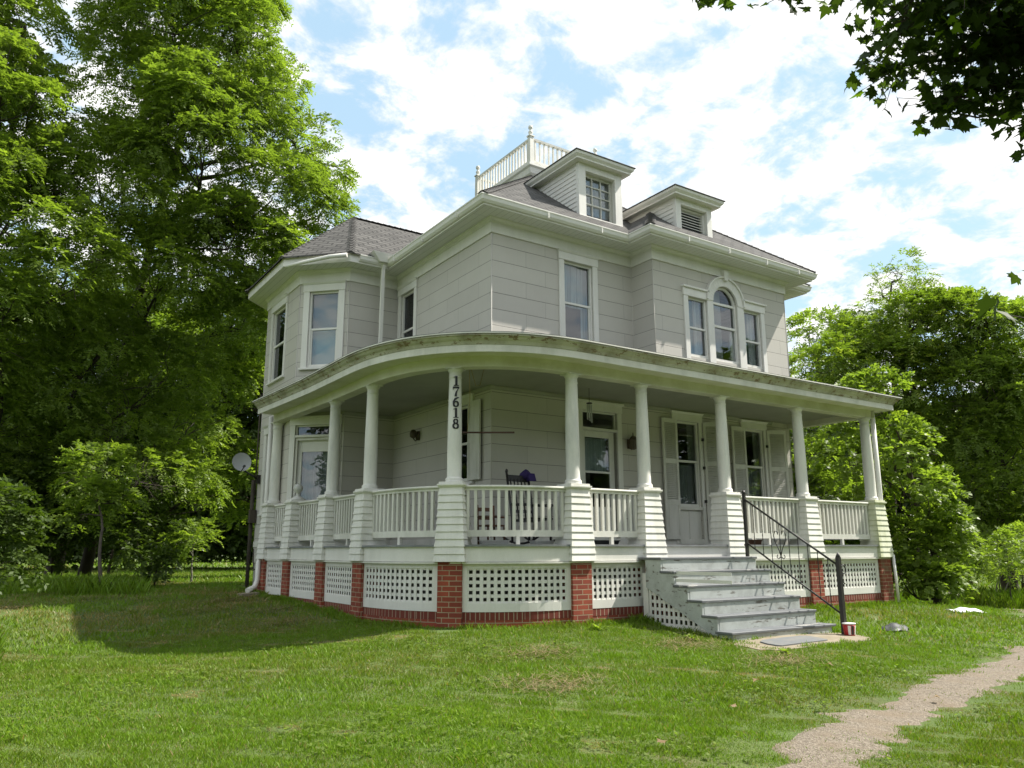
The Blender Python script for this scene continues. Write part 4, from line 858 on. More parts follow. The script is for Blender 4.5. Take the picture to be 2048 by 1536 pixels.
# front steps
SX0, SX1 = 1.48, 3.68; DEP = .27; Y0s = PYD - .32
st = MB()
T = [(-.20 * (i + 1), -2.55 - DEP * i) for i in range(6)]
mb = MB(); mb.box(SX0 - .02, SX1 + .02, T[0][1] - .02, PYD - .17, T[0][0] - .035, T[0][0]); stairs = mb.build('stairs', 'tread', H, bevel=.004)
for i in range(1, 6):
    z, y = T[i]; yb = T[i - 1][1] + .02; mb = MB(); ex = .08 if i == 5 else 0
    mb.box(SX0 - .02 - ex * .3, SX1 + .02 + ex, y - .02, yb, z - .035, z); mb.build('tread', 'tread', stairs, bevel=.005)
for i in range(6):
    z, y = T[i]; z2 = T[i + 1][0] if i < 5 else G(2.3, -4.3) - .03; mb = MB(); mb.box(SX0 + .036, SX1 - .036, y - .004, y + .021, z2 + (.001 if i < 5 else 0), z - .036); mb.build('riser', 'riser', stairs)
for x, nm in ((SX0 - .005, 0), (SX1 - .035, 1)):
    mb = MB(); x1_ = x + .04; zt_ = T[0][0] - .037; pts = [(Y0s, zt_), (T[0][1], zt_)]
    for i in range(6):
        z, y = T[i]; nz_ = (T[i + 1][0] - .037) if i < 5 else G(2.3, -4.3) - .04
        if i: pts.append((y, z - .037))
        pts.append((y, nz_)) if i < 5 else None
    yl = T[5][1]; gl_ = G(1.1, -4.3); pts += [(yl, gl_), (yl + .12, gl_ - .03), (Y0s, zt_ - .42)]
    # stringer as strips between stepped top and sloping bottom
    ys = sorted({p[0] for p in pts}); 
    def top(y_):
        zz = None
        for i in range(6):
            ylo = T[i][1]; yhi = T[i - 1][1] if i else Y0s
            if ylo - 1e-9 <= y_ <= yhi + 1e-9: zz = T[i][0] - .037
        return zz if zz is not None else T[5][0] - .037
    def bot(y_, zt_=zt_, gl_=gl_, yl=yl): t = (y_ - (yl + .12)) / (Y0s - yl - .12); return max(gl_ - .05, gl_ - .03 + t * (zt_ - .42 - gl_ + .03)) if t > 0 else gl_ - .05
    seg = [yl] + [T[i][1] for i in range(4, -1, -1)] + [Y0s]
    for i in range(len(seg) - 1):
        a, b = seg[i], seg[i + 1]; z_ = top((a + b) / 2); mb.hexa([(x, a, bot(a)), (x1_, a, bot(a)), (x1_, b, bot(b)), (x, b, bot(b))], [(x, a, z_), (x1_, a, z_), (x1_, b, z_), (x, b, z_)])
    mb.build('stringer', 'riser', stairs)
# lattice under the stringer
mb = MB(); x = SX0 + .02; ya, yb = Y0s + .1, T[4][1]
mb.box(x - .01, x + .02, Y0s - .02, Y0s + .09, G(1, -2.4) - .1, -.44)
for i in range(22):
    y = Y0s - .03 - i * .098
    if y < T[5][1] + .1: break
    zt_ = bot(y) + .05; mb.box(x + .004, x + .011, y - .048, y, G(1, y) - .05, max(zt_, G(1, y)))
for j in range(9):
    z = -.42 - j * .11
    if z < -1.4: break
    ye = None
    for k_ in range(200):
        y = Y0s - k_ * .012
        if bot(y) < z: ye = y
        else: break
    t_ = [y for y in np.arange(yl, Y0s, .01) if bot(y) + .05 > z]
    y_end = (min(t_) if t_ else yl)
    mb.box(x + .012, x + .018, y_end, Y0s, z - .026, z + .022)
mb.box(x - .012, x + .02, yl + .3, Y0s - .0, G(1, -3.2) - .12, G(1, -3.2) + .05)
mb.build('lattice_panel', 'white', stairs)
# iron handrail
mb = MB(); A_, B_ = Vector((3.64, -2.42, 0)), Vector((3.66, -4.13, 0)); zA, zB = .80, -.33
mb.frust(A_.x, A_.y, .023, .023, -.20, .86); mb.lathe(A_.x, A_.y, [(.02, .86), (.035, .87), (.03, .89), (.012, .92)], 8); mb.frust(A_.x, A_.y, .032, .032, -.02, .01)
hr = mb.build('handrail', 'iron', H)
mb = MB(); zg = G(3.66, -4.13); mb.frust(B_.x, B_.y, .032, .030, zg, -.20); mb.lathe(B_.x, B_.y, [(.03, -.20), (.036, -.19), (.02, -.16), (.008, -.13)], 8); mb.build('post', 'iron', hr)
mb = MB(); mb.tube([(A_.x, A_.y, zA - .03), (B_.x, B_.y, zB)], .017, 6); mb.tube([(A_.x, A_.y, .03), (B_.x, B_.y, zB - .72)], .015, 6); mb.build('rail', 'iron', hr)
for i in range(1, 10):
    t = i / 10; y = A_.y + (B_.y - A_.y) * t; zt_ = zA - .03 + (zB - zA + .03) * t; zb_ = .03 + (zB - .75) * t; mb = MB()
    if i == 4:
        for s_ in (-1, 1):
            zc__ = (zt_ + zb_) / 2 + .1; mb.tube([(A_.x, y, zc__ - .26), (A_.x, y + s_ * .03, zc__ - .16), (A_.x, y + s_ * .10, zc__ - .02), (A_.x, y + s_ * .12, zc__ + .08), (A_.x, y + s_ * .09, zc__ + .15), (A_.x, y + s_ * .04, zc__ + .14), (A_.x, y + s_ * .035, zc__ + .09)], .008, 5)
            mb.tube([(A_.x, y, zc__ - .26), (A_.x, y + s_ * .05, zc__ - .30), (A_.x, y + s_ * .08, zc__ - .27), (A_.x, y + s_ * .06, zc__ - .23)], .008, 5)
    K = 22; base = [(A_.x, y, zb_ + (zt_ - zb_) * k_ / K) for k_ in range(K + 1)]
    b0 = len(mb.v)
    for k_, p in enumerate(base):
        an = k_ * .7
        for c_ in range(4): mb.v.append((p[0] + .0075 * math.cos(an + c_ * math.pi / 2), p[1] + .0075 * math.sin(an + c_ * math.pi / 2), p[2]))
    for k_ in range(K):
        for c_ in range(4): mb.f.append((b0 + k_ * 4 + c_, b0 + k_ * 4 + (c_ + 1) % 4, b0 + k_ * 4 + 4 + (c_ + 1) % 4, b0 + k_ * 4 + 4 + c_)); mb.sm.append(False)
    mb.build('baluster', 'iron', hr)
mb = MB(); pts = []
for k_ in range(26):
    a = math.pi * .9 - k_ / 25 * math.pi * 1.75; r = .085 - .0018 * k_; pts.append((B_.x + .10 + r * math.cos(a), B_.y, -.40 + r * math.sin(a)))
mb.tube([(B_.x + .02, B_.y, -.34)] + pts, .010, 6); mb.tube([pts[-1], (B_.x + .06, B_.y, -.56), (B_.x + .12, B_.y, -.60)], .010, 6); mb.build('scroll', 'iron', hr)

# ================================================================== LOOSE THINGS
def mk(name, label, cat, loc, group=None): return thing(name, label, cat, loc, group)
# satellite dish
t = mk('satellite_dish', 'round grey satellite dish on a bent arm beside the octagonal bay', 'satellite dish', (-2.05, 7.0, 1.6))
dc = Vector((-2.55, 6.55, 1.88)); nd = (Vector(CAM.tolist()) - dc); nd.z = 2.0; nd = (nd.normalized() + Vector((.25, -.2, .0))).normalized()
a_ = nd.orthogonal().normalized(); b_ = nd.cross(a_); mb = MB(); rows = []
for r in (0.001, .07, .13, .18, .21): rows.append([tuple(dc + (a_ * math.cos(2 * math.pi * k / 28) + b_ * math.sin(2 * math.pi * k / 28)) * r + nd * (r * r * 1.1)) for k in range(29)])
mb.loft(rows, True); rows2 = [[tuple(Vector(p) - nd * .012) for p in r] for r in rows]; mb.loft(rows2, True); mb.loft([rows[-1], rows2[-1]]); mb.build('dish', 'dish', t)
mb = MB(); mb.tube([dc - nd * .02, dc + Vector((.15, .18, -.18)), (-2.02, 7.0, 1.55)], .022, 8); mb.frust(-2.0, 7.0, .06, .06, 1.45, 1.65); mb.build('mount_arm', 'iron', t)
mb = MB(); e1 = dc - Vector((0, 0, .22)) + nd * .03; tip = dc + nd * .30 - Vector((0, 0, .14)); mb.tube([e1, tip], .012, 6); mb.tube([tip, tip - nd * .08], [.03, .022], 8); mb.build('receiver', 'black_plastic', t)
# service conduit and cables on the bay corner
mb = MB(); mb.tube([(-2.03, 7.17, 3.6), (-2.03, 7.17, 1.2)], .018, 6); mb.tube([(-2.07, 7.2, 1.55), (-2.07, 7.2, -1.1)], .045, 8); mb.box(-2.14, -2.0, 7.05, 7.19, .55, .85)
mb.tube([(-2.05, 6.9, -.05), (-2.2, 6.3, -.5), (-2.12, 5.9, -.35)], .012, 5); mb.build('service_conduit', 'bark', H)
# wind chime
t = mk('wind_chime', 'silver tubular wind chime hanging from the porch ceiling near the front door', 'wind chime', (1.62, -.75, 2.5))
mb = MB(); mb.tube([(1.62, -.75, 2.79), (1.62, -.75, 2.52)], .004, 5); mb.lathe(1.62, -.75, [(.05, 2.50), (.055, 2.51), (.05, 2.52)], 14); mb.build('hanger', 'dark_wood', t)
for k in range(6):
    a = k * math.pi / 3; x, y = 1.62 + .042 * math.cos(a), -.75 + .042 * math.sin(a); mb = MB(); mb.tube([(x, y, 2.48), (x, y, 2.48 - .20 - .025 * k)], .0085, 8); mb.build('chime_tube', 'silver', t)
# hanging bar on yellow rope
t = mk('hanging_bar', 'reddish wooden bar hung on yellow rope behind the numbered column', 'hanging bar', (-.9, -.4, 2.0))
mb = MB(); pa, pb_ = at(918, 865, 12.25), at(1029, 865, 12.25); mb.tube([pa, pb_], .014, 6); mb.build('bar', 'red_wood', t)
mb = MB(); pc = at(938, 745, 12.2); pc[2] = 2.788; mb.tube([pc, at(940, 790, 12.25), pa + (pb_ - pa) * .15], .005, 5); p2 = at(968, 765, 12.6); p2[2] = 2.788; mb.tube([pc, at(952, 772, 12.4), at(960, 771, 12.5), p2], .005, 5); mb.build('rope', 'rope', t)
# rocking chair (dark) and small wooden chair
def rocking(ox, oy, ang):
    t = mk('rocking_chair', 'dark wooden rocking chair with tall back behind the porch railing', 'rocking chair', (ox, oy, 0.0))
    c_, s_ = math.cos(ang), math.sin(ang)
    Tm = lambda x, y, z: (ox + x * c_ - y * s_, oy + x * s_ + y * c_, z)   # local: x right, y back
    for sx in (-.24, .24):
        mb = MB(); mb.tube([Tm(sx, -.42 + .84 * k / 12, .02 + .11 * (abs(k - 6) / 6) ** 2) for k in range(13)], .018, 6); mb.build('rocker', 'dark_wood', t)
        mb = MB(); mb.tube([Tm(sx, -.20, .03), Tm(sx, -.22, .62)], .02, 8); mb.build('leg', 'dark_wood', t)
        mb = MB(); mb.tube([Tm(sx, .20, .03), Tm(sx, .20, .42), Tm(sx, .34, 1.18)], .02, 8); mb.lathe(*Tm(sx, .34, 0)[:2], [(.014, 1.16), (.026, 1.20), (.02, 1.23), (.004, 1.245)], 8); mb.build('back_post', 'dark_wood', t)
        mb = MB(); mb.box(0, 0, 0, 0, 0, 0) if False else None; mb.tube([Tm(sx, -.25, .63), Tm(sx, .22, .65)], .024, 6); mb.build('armrest', 'dark_wood', t)
    mb = MB(); mb.hexa([Tm(-.26, -.24, .40), Tm(.26, -.24, .40), Tm(.23, .22, .37), Tm(-.23, .22, .37)], [Tm(-.26, -.24, .43), Tm(.26, -.24, .43), Tm(.23, .22, .40), Tm(-.23, .22, .40)]); mb.build('seat', 'dark_wood', t)
    mb = MB()
    for k in range(5): x = -.16 + .08 * k; mb.tube([Tm(x, .21, .40), Tm(x, .335, 1.08)], .012, 6)
    mb.hexa([Tm(-.24, .325, 1.04), Tm(.24, .325, 1.04), Tm(.24, .345, 1.04), Tm(-.24, .345, 1.04)], [Tm(-.24, .335, 1.15), Tm(.24, .335, 1.15), Tm(.24, .355, 1.15), Tm(-.24, .355, 1.15)])
    mb.hexa([Tm(-.23, .225, .52), Tm(.23, .225, .52), Tm(.23, .24, .52), Tm(-.23, .24, .52)], [Tm(-.23, .235, .57), Tm(.23, .235, .57), Tm(.23, .25, .57), Tm(-.23, .25, .57)]); mb.build('backrest', 'dark_wood', t)
    return t, Tm
rc, TR = rocking(.18, -.95, rad(8))
mb = MB(); c_ = Vector(TR(.20, .34, 1.16))
rows = []
for i in range(7):
    ph = math.pi * i / 6; rows.append([tuple(c_ + Vector((math.cos(a) * math.sin(ph) * .11 * (1 + .2 * math.sin(3 * a)), math.sin(a) * math.sin(ph) * .08, -math.cos(ph) * .09 + (.02 * math.sin(2 * a))))) for a in [2 * math.pi * k / 14 for k in range(15)]])
mb.loft(rows, True); mb.hexa([tuple(c_ + Vector(v)) for v in ((-.02, -.14, -.1), (.12, -.14, -.1), (.12, -.07, -.1), (-.02, -.07, -.1))], [tuple(c_ + Vector(v)) for v in ((0, -.10, .03), (.11, -.10, .03), (.11, -.05, .03), (0, -.05, .03))])
props(mb.build('cap', 'purple'), 'dark purple cap hooked over the top of the dark rocking chair', 'cap')
t = mk('child_chair', 'small reddish-brown wooden chair on the porch floor left of the rocking chair', 'chair', (-.62, -1.0, 0))
for sx in (-.15, .15):
    for yy, zz, nm in ((-.14, .30, 'leg'), (.14, .62, 'back_post')): mb = MB(); mb.tube([(-.62 + sx, -1.0 + yy, 0), (-.62 + sx, -1.0 + yy + (.04 if zz > .5 else 0), zz)], .017, 7); mb.build(nm, 'brown_wood', t)
mb = MB(); mb.box(-.80, -.44, -1.16, -.84, .28, .305); mb.build('seat', 'brown_wood', t)
for z in (.42, .55): mb = MB(); mb.box(-.76, -.48, -.845, -.83, z - .03, z + .03); mb.build('back_slat', 'brown_wood', t)
mb = MB(); mb.tube([(-.78, -1.15, .42), (-.78, -.84, .44)], .018, 6); mb.tube([(-.46, -1.15, .42), (-.46, -.84, .44)], .018, 6); mb.build('armrest', 'brown_wood', t)
# shallow trays and bundles on the deck
def tray(x, y, ang, lx, ly, h, mat, label, nm, cat):
    mb = MB(); c_, s_ = math.cos(ang), math.sin(ang); R = lambda k, z: [(x + a * lx * k * c_ - b * ly * k * s_, y + a * lx * k * s_ + b * ly * k * c_, z) for a, b in ((-1, -1), (1, -1), (1, 1), (-1, 1))]
    mb.hexa(R(.92, .004), R(1, h)); mb.hexa(R(1.04, h), R(1.04, h + .012)); props(mb.build(nm, mat), label, cat)
tray(-.75, -1.28, rad(-22), .22, .10, .055, 'white_plastic', 'white shallow box lying on the deck behind the widest railing, left end', 'box', 'box')
tray(.02, -1.45, rad(-6), .16, .10, .05, 'white_plastic', 'white shallow box on the deck under the rocking chair', 'box', 'box')
tray(1.18, -1.45, 0, .36, .10, .06, 'black_plastic', 'dark shallow tray on the deck between two clapboard piers left of the steps', 'tray', 'tray')
tray(5.15, -1.2, 0, .25, .12, .09, 'brown_wood', 'brown wooden box on the deck right of the steps', 'box', 'box')
# paint bucket round the foot of the handrail post
zg = G(3.66, -4.13); bx_, by_ = 3.66, -4.215
t = mk('paint_bucket', 'small red bucket with a black and white label at the foot of the handrail', 'bucket', (bx_, by_, zg))
mb = MB(); mb.lathe(bx_, by_, [(.072, zg), (.075, zg + .005), (.092, zg + .165)], 20); mb.build('body', 'red_plastic', t)
mb = MB(); mb.lathe(bx_, by_, [(.092, zg + .166), (.097, zg + .17), (.097, zg + .182), (.086, zg + .183)], 20); mb.build('rim', 'white_plastic', t)
for a0, mt in ((-2.75, 'white_plastic'), (-2.2, 'black_plastic'), (-1.55, 'white_plastic')):
    mb = MB(); mb.loft([[(bx_ + (r + .003) * math.cos(a0 + .09 * k), by_ + (r + .003) * math.sin(a0 + .09 * k), zg + z) for k in range(6)] for r, z in ((.0765, .02), (.0905, .15))], True); mb.build('label_patch', mt, t)
# slabs at the foot of the steps
def blob(cx, cy, rx, ry, zf, th, mat, n=26, jit=.12, seed=1, name='slab', label='', cat='', squ=3.0):
    r_ = random.Random(seed); mb = MB(); up = []; dn = []
    for k in range(n):
        a = 2 * math.pi * k / n; e_ = 2 / squ; q = 1 + r_.uniform(-jit, jit); c_, s_ = math.cos(a), math.sin(a)
        x = cx + rx * q * math.copysign(abs(c_) ** e_, c_); y = cy + ry * q * math.copysign(abs(s_) ** e_, s_); z = zf(x, y); up.append((x, y, z + th)); dn.append((x, y, z - .05))
    ctr = (cx, cy, zf(cx, cy) + th)
    for k in range(n): mb.poly([up[k], up[(k + 1) % n], ctr], True); mb.poly([dn[k], dn[(k + 1) % n], up[(k + 1) % n], up[k]])
    return props(mb.build(name, mat), label, cat)
blob(2.58, -4.28, 1.28, .40, G, .010, 'concrete', jit=.06, seed=3, name='concrete_slab', label='tan concrete pad in front of the bottom step', cat='paving slab', squ=4)
blob(2.25, -4.30, .55, .20, G, .022, 'slate', n=16, jit=.04, seed=5, name='slate_slab', label='dark grey slate laid on the tan pad before the steps', cat='paving slab', squ=6)
# black mat and white bag on the grass
def sheet(cx, cy, rx, ry, hgt, mat, seed, name, label, cat, ang=0):
    r_ = np.random.default_rng(seed); mb = MB(); n = 14; rows = []
    for j in range(n):
        row = []
        for i in range(n):
            u, v = i / (n - 1) * 2 - 1, j / (n - 1) * 2 - 1; x_, y_ = u * rx * (1 + .12 * math.sin(3 * v + seed)), v * ry * (1 + .15 * math.sin(4 * u + seed))
            x = cx + x_ * math.cos(ang) - y_ * math.sin(ang); y = cy + x_ * math.sin(ang) + y_ * math.cos(ang)
            row.append((x, y, G(x, y) + .025 + hgt * (1 - u * u) * (1 - v * v) + .02 * math.sin(5 * u + seed) * math.cos(4 * v) * (hgt > 0)))
        rows.append(row)
    mb.loft(rows, True); rows2 = [[(x, y, z - .012) for x, y, z in r] for r in rows]; mb.loft(rows2, True)
    for a, b in ((rows[0], rows2[0]), (rows[-1], rows2[-1]), ([r[0] for r in rows], [r[0] for r in rows2]), ([r[-1] for r in rows], [r[-1] for r in rows2])): mb.loft([a, b])
    return props(mb.build(name, mat), label, cat)
sheet(4.95, -4.15, .30, .17, .07, 'black_plastic', 2, 'plastic_mat', 'curled black plastic mat lying on the lawn right of the steps', 'mat', .2)
sheet(8.75, -3.35, .34, .14, .06, 'white_plastic', 4, 'plastic_bag', 'crumpled white plastic bag on the lawn near the far gravel track', 'bag', -.3)
mb = MB(); mb.hexa([(-2.75, 5.05, G(-2.6, 5.2)), (-2.4, 5.05, G(-2.6, 5.2)), (-2.4, 5.45, G(-2.6, 5.2)), (-2.75, 5.45, G(-2.6, 5.2))], [(-2.75, 5.05, G(-2.6, 5.2) + .04), (-2.4, 5.05, G(-2.6, 5.2) + .07), (-2.4, 5.45, G(-2.6, 5.2) + .07), (-2.75, 5.45, G(-2.6, 5.2) + .04)])
props(mb.build('splash_block', 'concrete'), 'grey concrete splash block below the left downspout', 'splash block')

# ================================================================== VEGETATION
def quads_mesh(name, V, tint, mat, parent=None, k=4, smooth=False):
    """V: (n,k,3) polygons, tint: (n,)"""
    n = len(V); me = bpy.data.meshes.new(name); me.vertices.add(n * k); me.vertices.foreach_set('co', V.astype(np.float32).ravel())
    me.loops.add(n * k); me.loops.foreach_set('vertex_index', np.arange(n * k, dtype=np.int32)); me.polygons.add(n)
    me.polygons.foreach_set('loop_start', np.arange(0, n * k, k, dtype=np.int32)); me.polygons.foreach_set('loop_total', np.full(n, k, np.int32))
    me.update(calc_edges=True); a = me.attributes.new('tint', 'FLOAT', 'FACE'); a.data.foreach_set('value', np.clip(tint, 0, 1).astype(np.float32))
    me.materials.append(M[mat]); o = bpy.data.objects.new(name, me); COL.objects.link(o); adopt(o, parent); return o
def unit(v): return v / np.maximum(np.linalg.norm(v, axis=-1, keepdims=True), 1e-9)
def fronds(P, D, rng, L_=.34, nl=6, ll=.105, lw=.042, droop=.5, tint=None, pair=True):
    """compound leaves: P base points, D directions; returns leaflet quads and tints"""
    n = len(P); up = np.array([0, 0, 1.0]); S = unit(np.cross(D, up + rng.normal(0, .25, (n, 3)))); Nn = unit(np.cross(S, D))
    t = (np.arange(nl) + .7) / nl; LL = L_ * rng.uniform(.7, 1.2, n)
    C = P[:, None] + D[:, None] * (LL[:, None] * t)[..., None] - up * (droop * LL[:, None] * t ** 2 * .8)[..., None]      # n,nl,3
    ll *= 1.12; lw *= 1.15; out = []; tt = []
    for sgn in ((-1, 1) if pair else (1,)):
        dr = unit(S[:, None] * sgn + D[:, None] * .55 + rng.normal(0, .22, (n, nl, 3)) - up * rng.uniform(.05, .55, (n, nl, 1)))
        wv = unit(np.cross(dr, Nn[:, None] + rng.normal(0, .35, (n, nl, 3)))); l = ll * rng.uniform(.75, 1.25, (n, nl, 1)); w_ = lw * rng.uniform(.8, 1.2, (n, nl, 1))
        b = C; m = C + dr * l * .42; e = C + dr * l
        out.append(np.stack([b, m + wv * w_ * .5, e, m - wv * w_ * .5], 2).reshape(-1, 4, 3)); tt.append((tint[:, None] + rng.normal(0, .07, (n, nl))).reshape(-1))
    return np.concatenate(out), np.concatenate(tt)
def crown_points(blobs, rng, dens, shell=.55, sub=.42, clump=1.0):
    """spray base points and outward directions clustered on sub-clumps of each ellipsoid"""
    P = []; D = []; TN = []
    for (cx, cy, cz, r) in blobs:
        ns = max(6, int(12 * r ** 1.6 * clump)); u = unit(rng.normal(0, 1, (ns, 3))); u[:, 2] = np.where(u[:, 2] < -.5, -u[:, 2], u[:, 2]); rr = r * rng.uniform(shell, 1.0, ns) ; c = np.array([cx, cy, cz]) + u * rr[:, None] * np.array([1, 1, .9])
        sr = sub * r ** .5 * rng.uniform(.6, 1.35, ns)
        k = (dens * 2.9 * sr ** 2).astype(int) + 6
        idx = np.repeat(np.arange(ns), k); m = len(idx); v = unit(rng.normal(0, 1, (m, 3)) + u[idx] * .55 + np.array([0, 0, .25])); p = c[idx] + v * (sr[idx] * rng.uniform(.35, 1.0, m) ** .5)[:, None] * np.array([1.15, 1.15, .7])
        P.append(p); D.append(unit(v + u[idx] * .5 + rng.normal(0, .3, (m, 3)) - np.array([0, 0, .15]))); base = rng.uniform(0, .32, ns)
        TN.append(base[idx] + .25 + .18 * rng.random(m))
    return np.concatenate(P), np.concatenate(D), np.concatenate(TN)
def limb(mb, a, b, r0, r1, rng, k=6, wob=.08, sag=0.0):
    a, b = np.array(a, float), np.array(b, float); l = np.linalg.norm(b - a); pts = []
    off = rng.normal(0, wob * l, (2, 3))
    for i in range(k + 1):
        t = i / k; p = a + (b - a) * t + off[0] * math.sin(math.pi * t) + off[1] * math.sin(2 * math.pi * t) * .5 + np.array([0, 0, -sag * l * math.sin(math.pi * t)]); pts.append(tuple(p))
    mb.tube(pts, [r0 + (r1 - r0) * i / k for i in range(k + 1)], 7, cap=False); return pts
def tree(name, label, cat, base, blobs, seed, mat='leaf', dens=38, tr=.22, fork=.45, L_=.34, nl=6, ll=.11, lw=.045, bright=.0, group=None, bark='bark', twigs=True, droop=.5, sub=.42, hl=.06, clump=1.0, shell=.55):
    rng = np.random.default_rng(seed); zb = G(base[0], base[1]) - .1; root = thing(name, label, cat, (base[0], base[1], zb), group)
    bl = np.array(blobs); top = bl[:, :3].mean(0); top[2] = bl[:, 2].max() * .75 + bl[:, 2].mean() * .25
    mb = MB(); fk = np.array([base[0], base[1], zb]) * (1 - fork) + top * fork; tp = limb(mb, (base[0], base[1], zb), fk, tr, tr * .62, rng, 7, .03); tp += limb(mb, fk, top, tr * .6, tr * .2, rng, 6, .05)
    tp = np.array(tp)
    for b in bl:
        cand = tp[tp[:, 2] < b[2] + .2] if (tp[:, 2] < b[2] + .2).any() else tp[:3]
        s = cand[np.argmin(np.linalg.norm(cand - (b[:3] - np.array([0, 0, b[3] * .9])), axis=1))]; pts = limb(mb, s, b[:3], tr * .33, tr * .08, rng, 6, .07, .05)
        if twigs:
            for _ in range(int(4 + 3 * b[3])):
                u = unit(rng.normal(0, 1, 3) + np.array([0, 0, .3])); limb(mb, pts[int(rng.integers(3, 7))], b[:3] + u * b[3] * .9, tr * .09, .008, rng, 4, .08)
    mb.build('trunk', bark, root)
    P, D, T_ = crown_points(blobs, rng, dens, sub=sub, clump=clump, shell=shell); T_ = T_ + bright
    hi = rng.random(len(T_)) < hl; T_ = np.where(hi, T_ + .3, T_)
    V, tt = fronds(P, D, rng, L_, nl, ll, lw, droop, T_)
    quads_mesh('crown', V, tt, mat, root); return root
def B(px, py, d, r): p = at(px, py, d); return (p[0], p[1], p[2], r)
def gpos(px, d):
    p = at(px, 1091, d); return (p[0], p[1])
# --- left of the house
tree('walnut_tree', 'tallest leafy tree left of the house, its crown touching the top of the photo', 'tree', gpos(110, 25), [
 B(350, 70, 24, 2.3), B(470, 110, 24, 1.5), B(290, 180, 24, 1.6), B(500, 240, 24.5, 1.5), B(590, 290, 24.5, 1.0), B(400, 300, 23, 2.1), B(545, 400, 24, 1.6), B(640, 430, 25, .95), B(250, 380, 23, 2.0), B(455, 500, 23.5, 1.9),
 B(600, 510, 25, 1.1), B(330, 560, 23.5, 2.0), B(480, 660, 24.5, 1.5), B(225, 45, 24, .6), B(300, -120, 24, 2.6), B(460, -40, 24.5, 1.6), B(560, 150, 25, .55), B(655, 330, 25.5, .55), B(380, 200, 22.5, 1.3)],
 1, dens=50, tr=.27, fork=.4)
tree('walnut_tree', 'leafy tree at the far left edge with bright new shoots at its top', 'tree', gpos(-60, 21), [
 B(0, 190, 20, 1.4), B(70, 260, 20.5, 1.15), B(-120, 100, 21, 2.0), B(30, 420, 20, 1.6), B(125, 380, 21, 1.2), B(-80, 400, 20, 1.8), B(50, 60, 21, .75), B(20, 590, 20, 1.5), B(140, 540, 20.5, 1.4), B(-90, 700, 20, 1.8), B(70, 150, 21, .5), B(-60, -60, 21, 1.6)],
 2, dens=50, tr=.24)
tree('walnut_tree', 'shaded tree with a leaning bare limb below the tallest crown', 'tree', gpos(170, 23), [
 B(200, 700, 23, 1.5), B(60, 780, 22, 1.5), B(330, 760, 23.5, 1.35), B(250, 840, 23, 1.1), B(130, 880, 22.5, 1.15), B(30, 900, 22, 1.2), B(390, 860, 24, 1.0), B(120, 650, 22.5, 1.3), B(300, 950, 22.5, 1.1), B(60, 980, 21.5, 1.0), B(380, 980, 23, .95), B(200, 930, 21.5, .9), B(-40, 850, 21, 1.3)],
 3, mat='leaf', dens=50, tr=.2, bright=.04, fork=.35)
tree('hackberry_tree', 'dense tree close behind the octagonal bay with drooping sunlit leaves', 'tree', gpos(585, 28), [
 B(440, 760, 27, 1.6), B(560, 650, 28, 1.5), B(520, 780, 28, 1.4), B(400, 900, 27, 1.3), B(480, 940, 27, 1.25), B(560, 920, 28, 1.3), B(430, 1010, 27, .8), B(370, 700, 27.5, 1.4), B(640, 560, 28, 1.2), B(640, 760, 29, 1.4), B(510, 1040, 27.5, .8), B(560, 1060, 28, .8)],
 4, dens=46, tr=.22, L_=.26, nl=5, ll=.10, lw=.06, bright=.02, fork=.35)
tree('sumac_tree', 'small tree with fern-like leaves before the dark trunks at left', 'tree', gpos(215, 17), [
 B(165, 950, 19, .55), B(215, 935, 18.8, .42), B(190, 1000, 18.6, .45), B(240, 1000, 19, .36), B(160, 1040, 19, .45)], 5, dens=40, tr=.05, bright=-.03, L_=.30, nl=7, sub=.34)
tree('sumac_tree', 'young thin sapling on the lawn just left of the house', 'tree', gpos(388, 22), [
 B(372, 1082, 22, .42), B(398, 1075, 22, .34)], 6, dens=40, tr=.035, bright=.15, bark='bark_pale', sub=.3)
tree('elder_bush', 'arching green bush at the lower left edge of the lawn', 'bush', gpos(-40, 10.5), [
 B(-80, 1060, 10.5, .55), B(-20, 1050, 10.6, .38), B(-40, 1125, 10.5, .45), B(12, 1120, 10.6, .28), B(30, 1070, 10.7, .18), B(5, 1005, 10.7, .20), B(-120, 960, 10.5, .6)], 7, mat='leaf_dark', dens=70, tr=.035, L_=.2, nl=5, ll=.075, lw=.035, bright=.0, sub=.34)
tree('bush', 'low dark bush beside the tall grass at the tree line on the left', 'bush', gpos(315, 19), [
 B(300, 1125, 19, .38), B(335, 1135, 19, .34)], 8, mat='leaf_dark', dens=70, tr=.03, L_=.16, nl=4, ll=.08, lw=.06, sub=.3)
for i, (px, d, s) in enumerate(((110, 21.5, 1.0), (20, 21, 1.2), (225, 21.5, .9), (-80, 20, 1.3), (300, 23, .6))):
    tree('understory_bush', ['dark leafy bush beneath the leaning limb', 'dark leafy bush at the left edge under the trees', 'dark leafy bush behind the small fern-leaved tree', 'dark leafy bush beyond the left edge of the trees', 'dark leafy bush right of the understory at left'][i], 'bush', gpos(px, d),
         [B(px - 30, 1040, d, .9 * s), B(px + 45, 1060, d, .8 * s), B(px, 980, d, .9 * s), B(px + 20, 1100, d - .5, .6 * s)], 20 + i, mat='leaf_dark', dens=38, tr=.05, L_=.26, nl=5, ll=.11, lw=.06, group='bushes in the shade under the left trees')
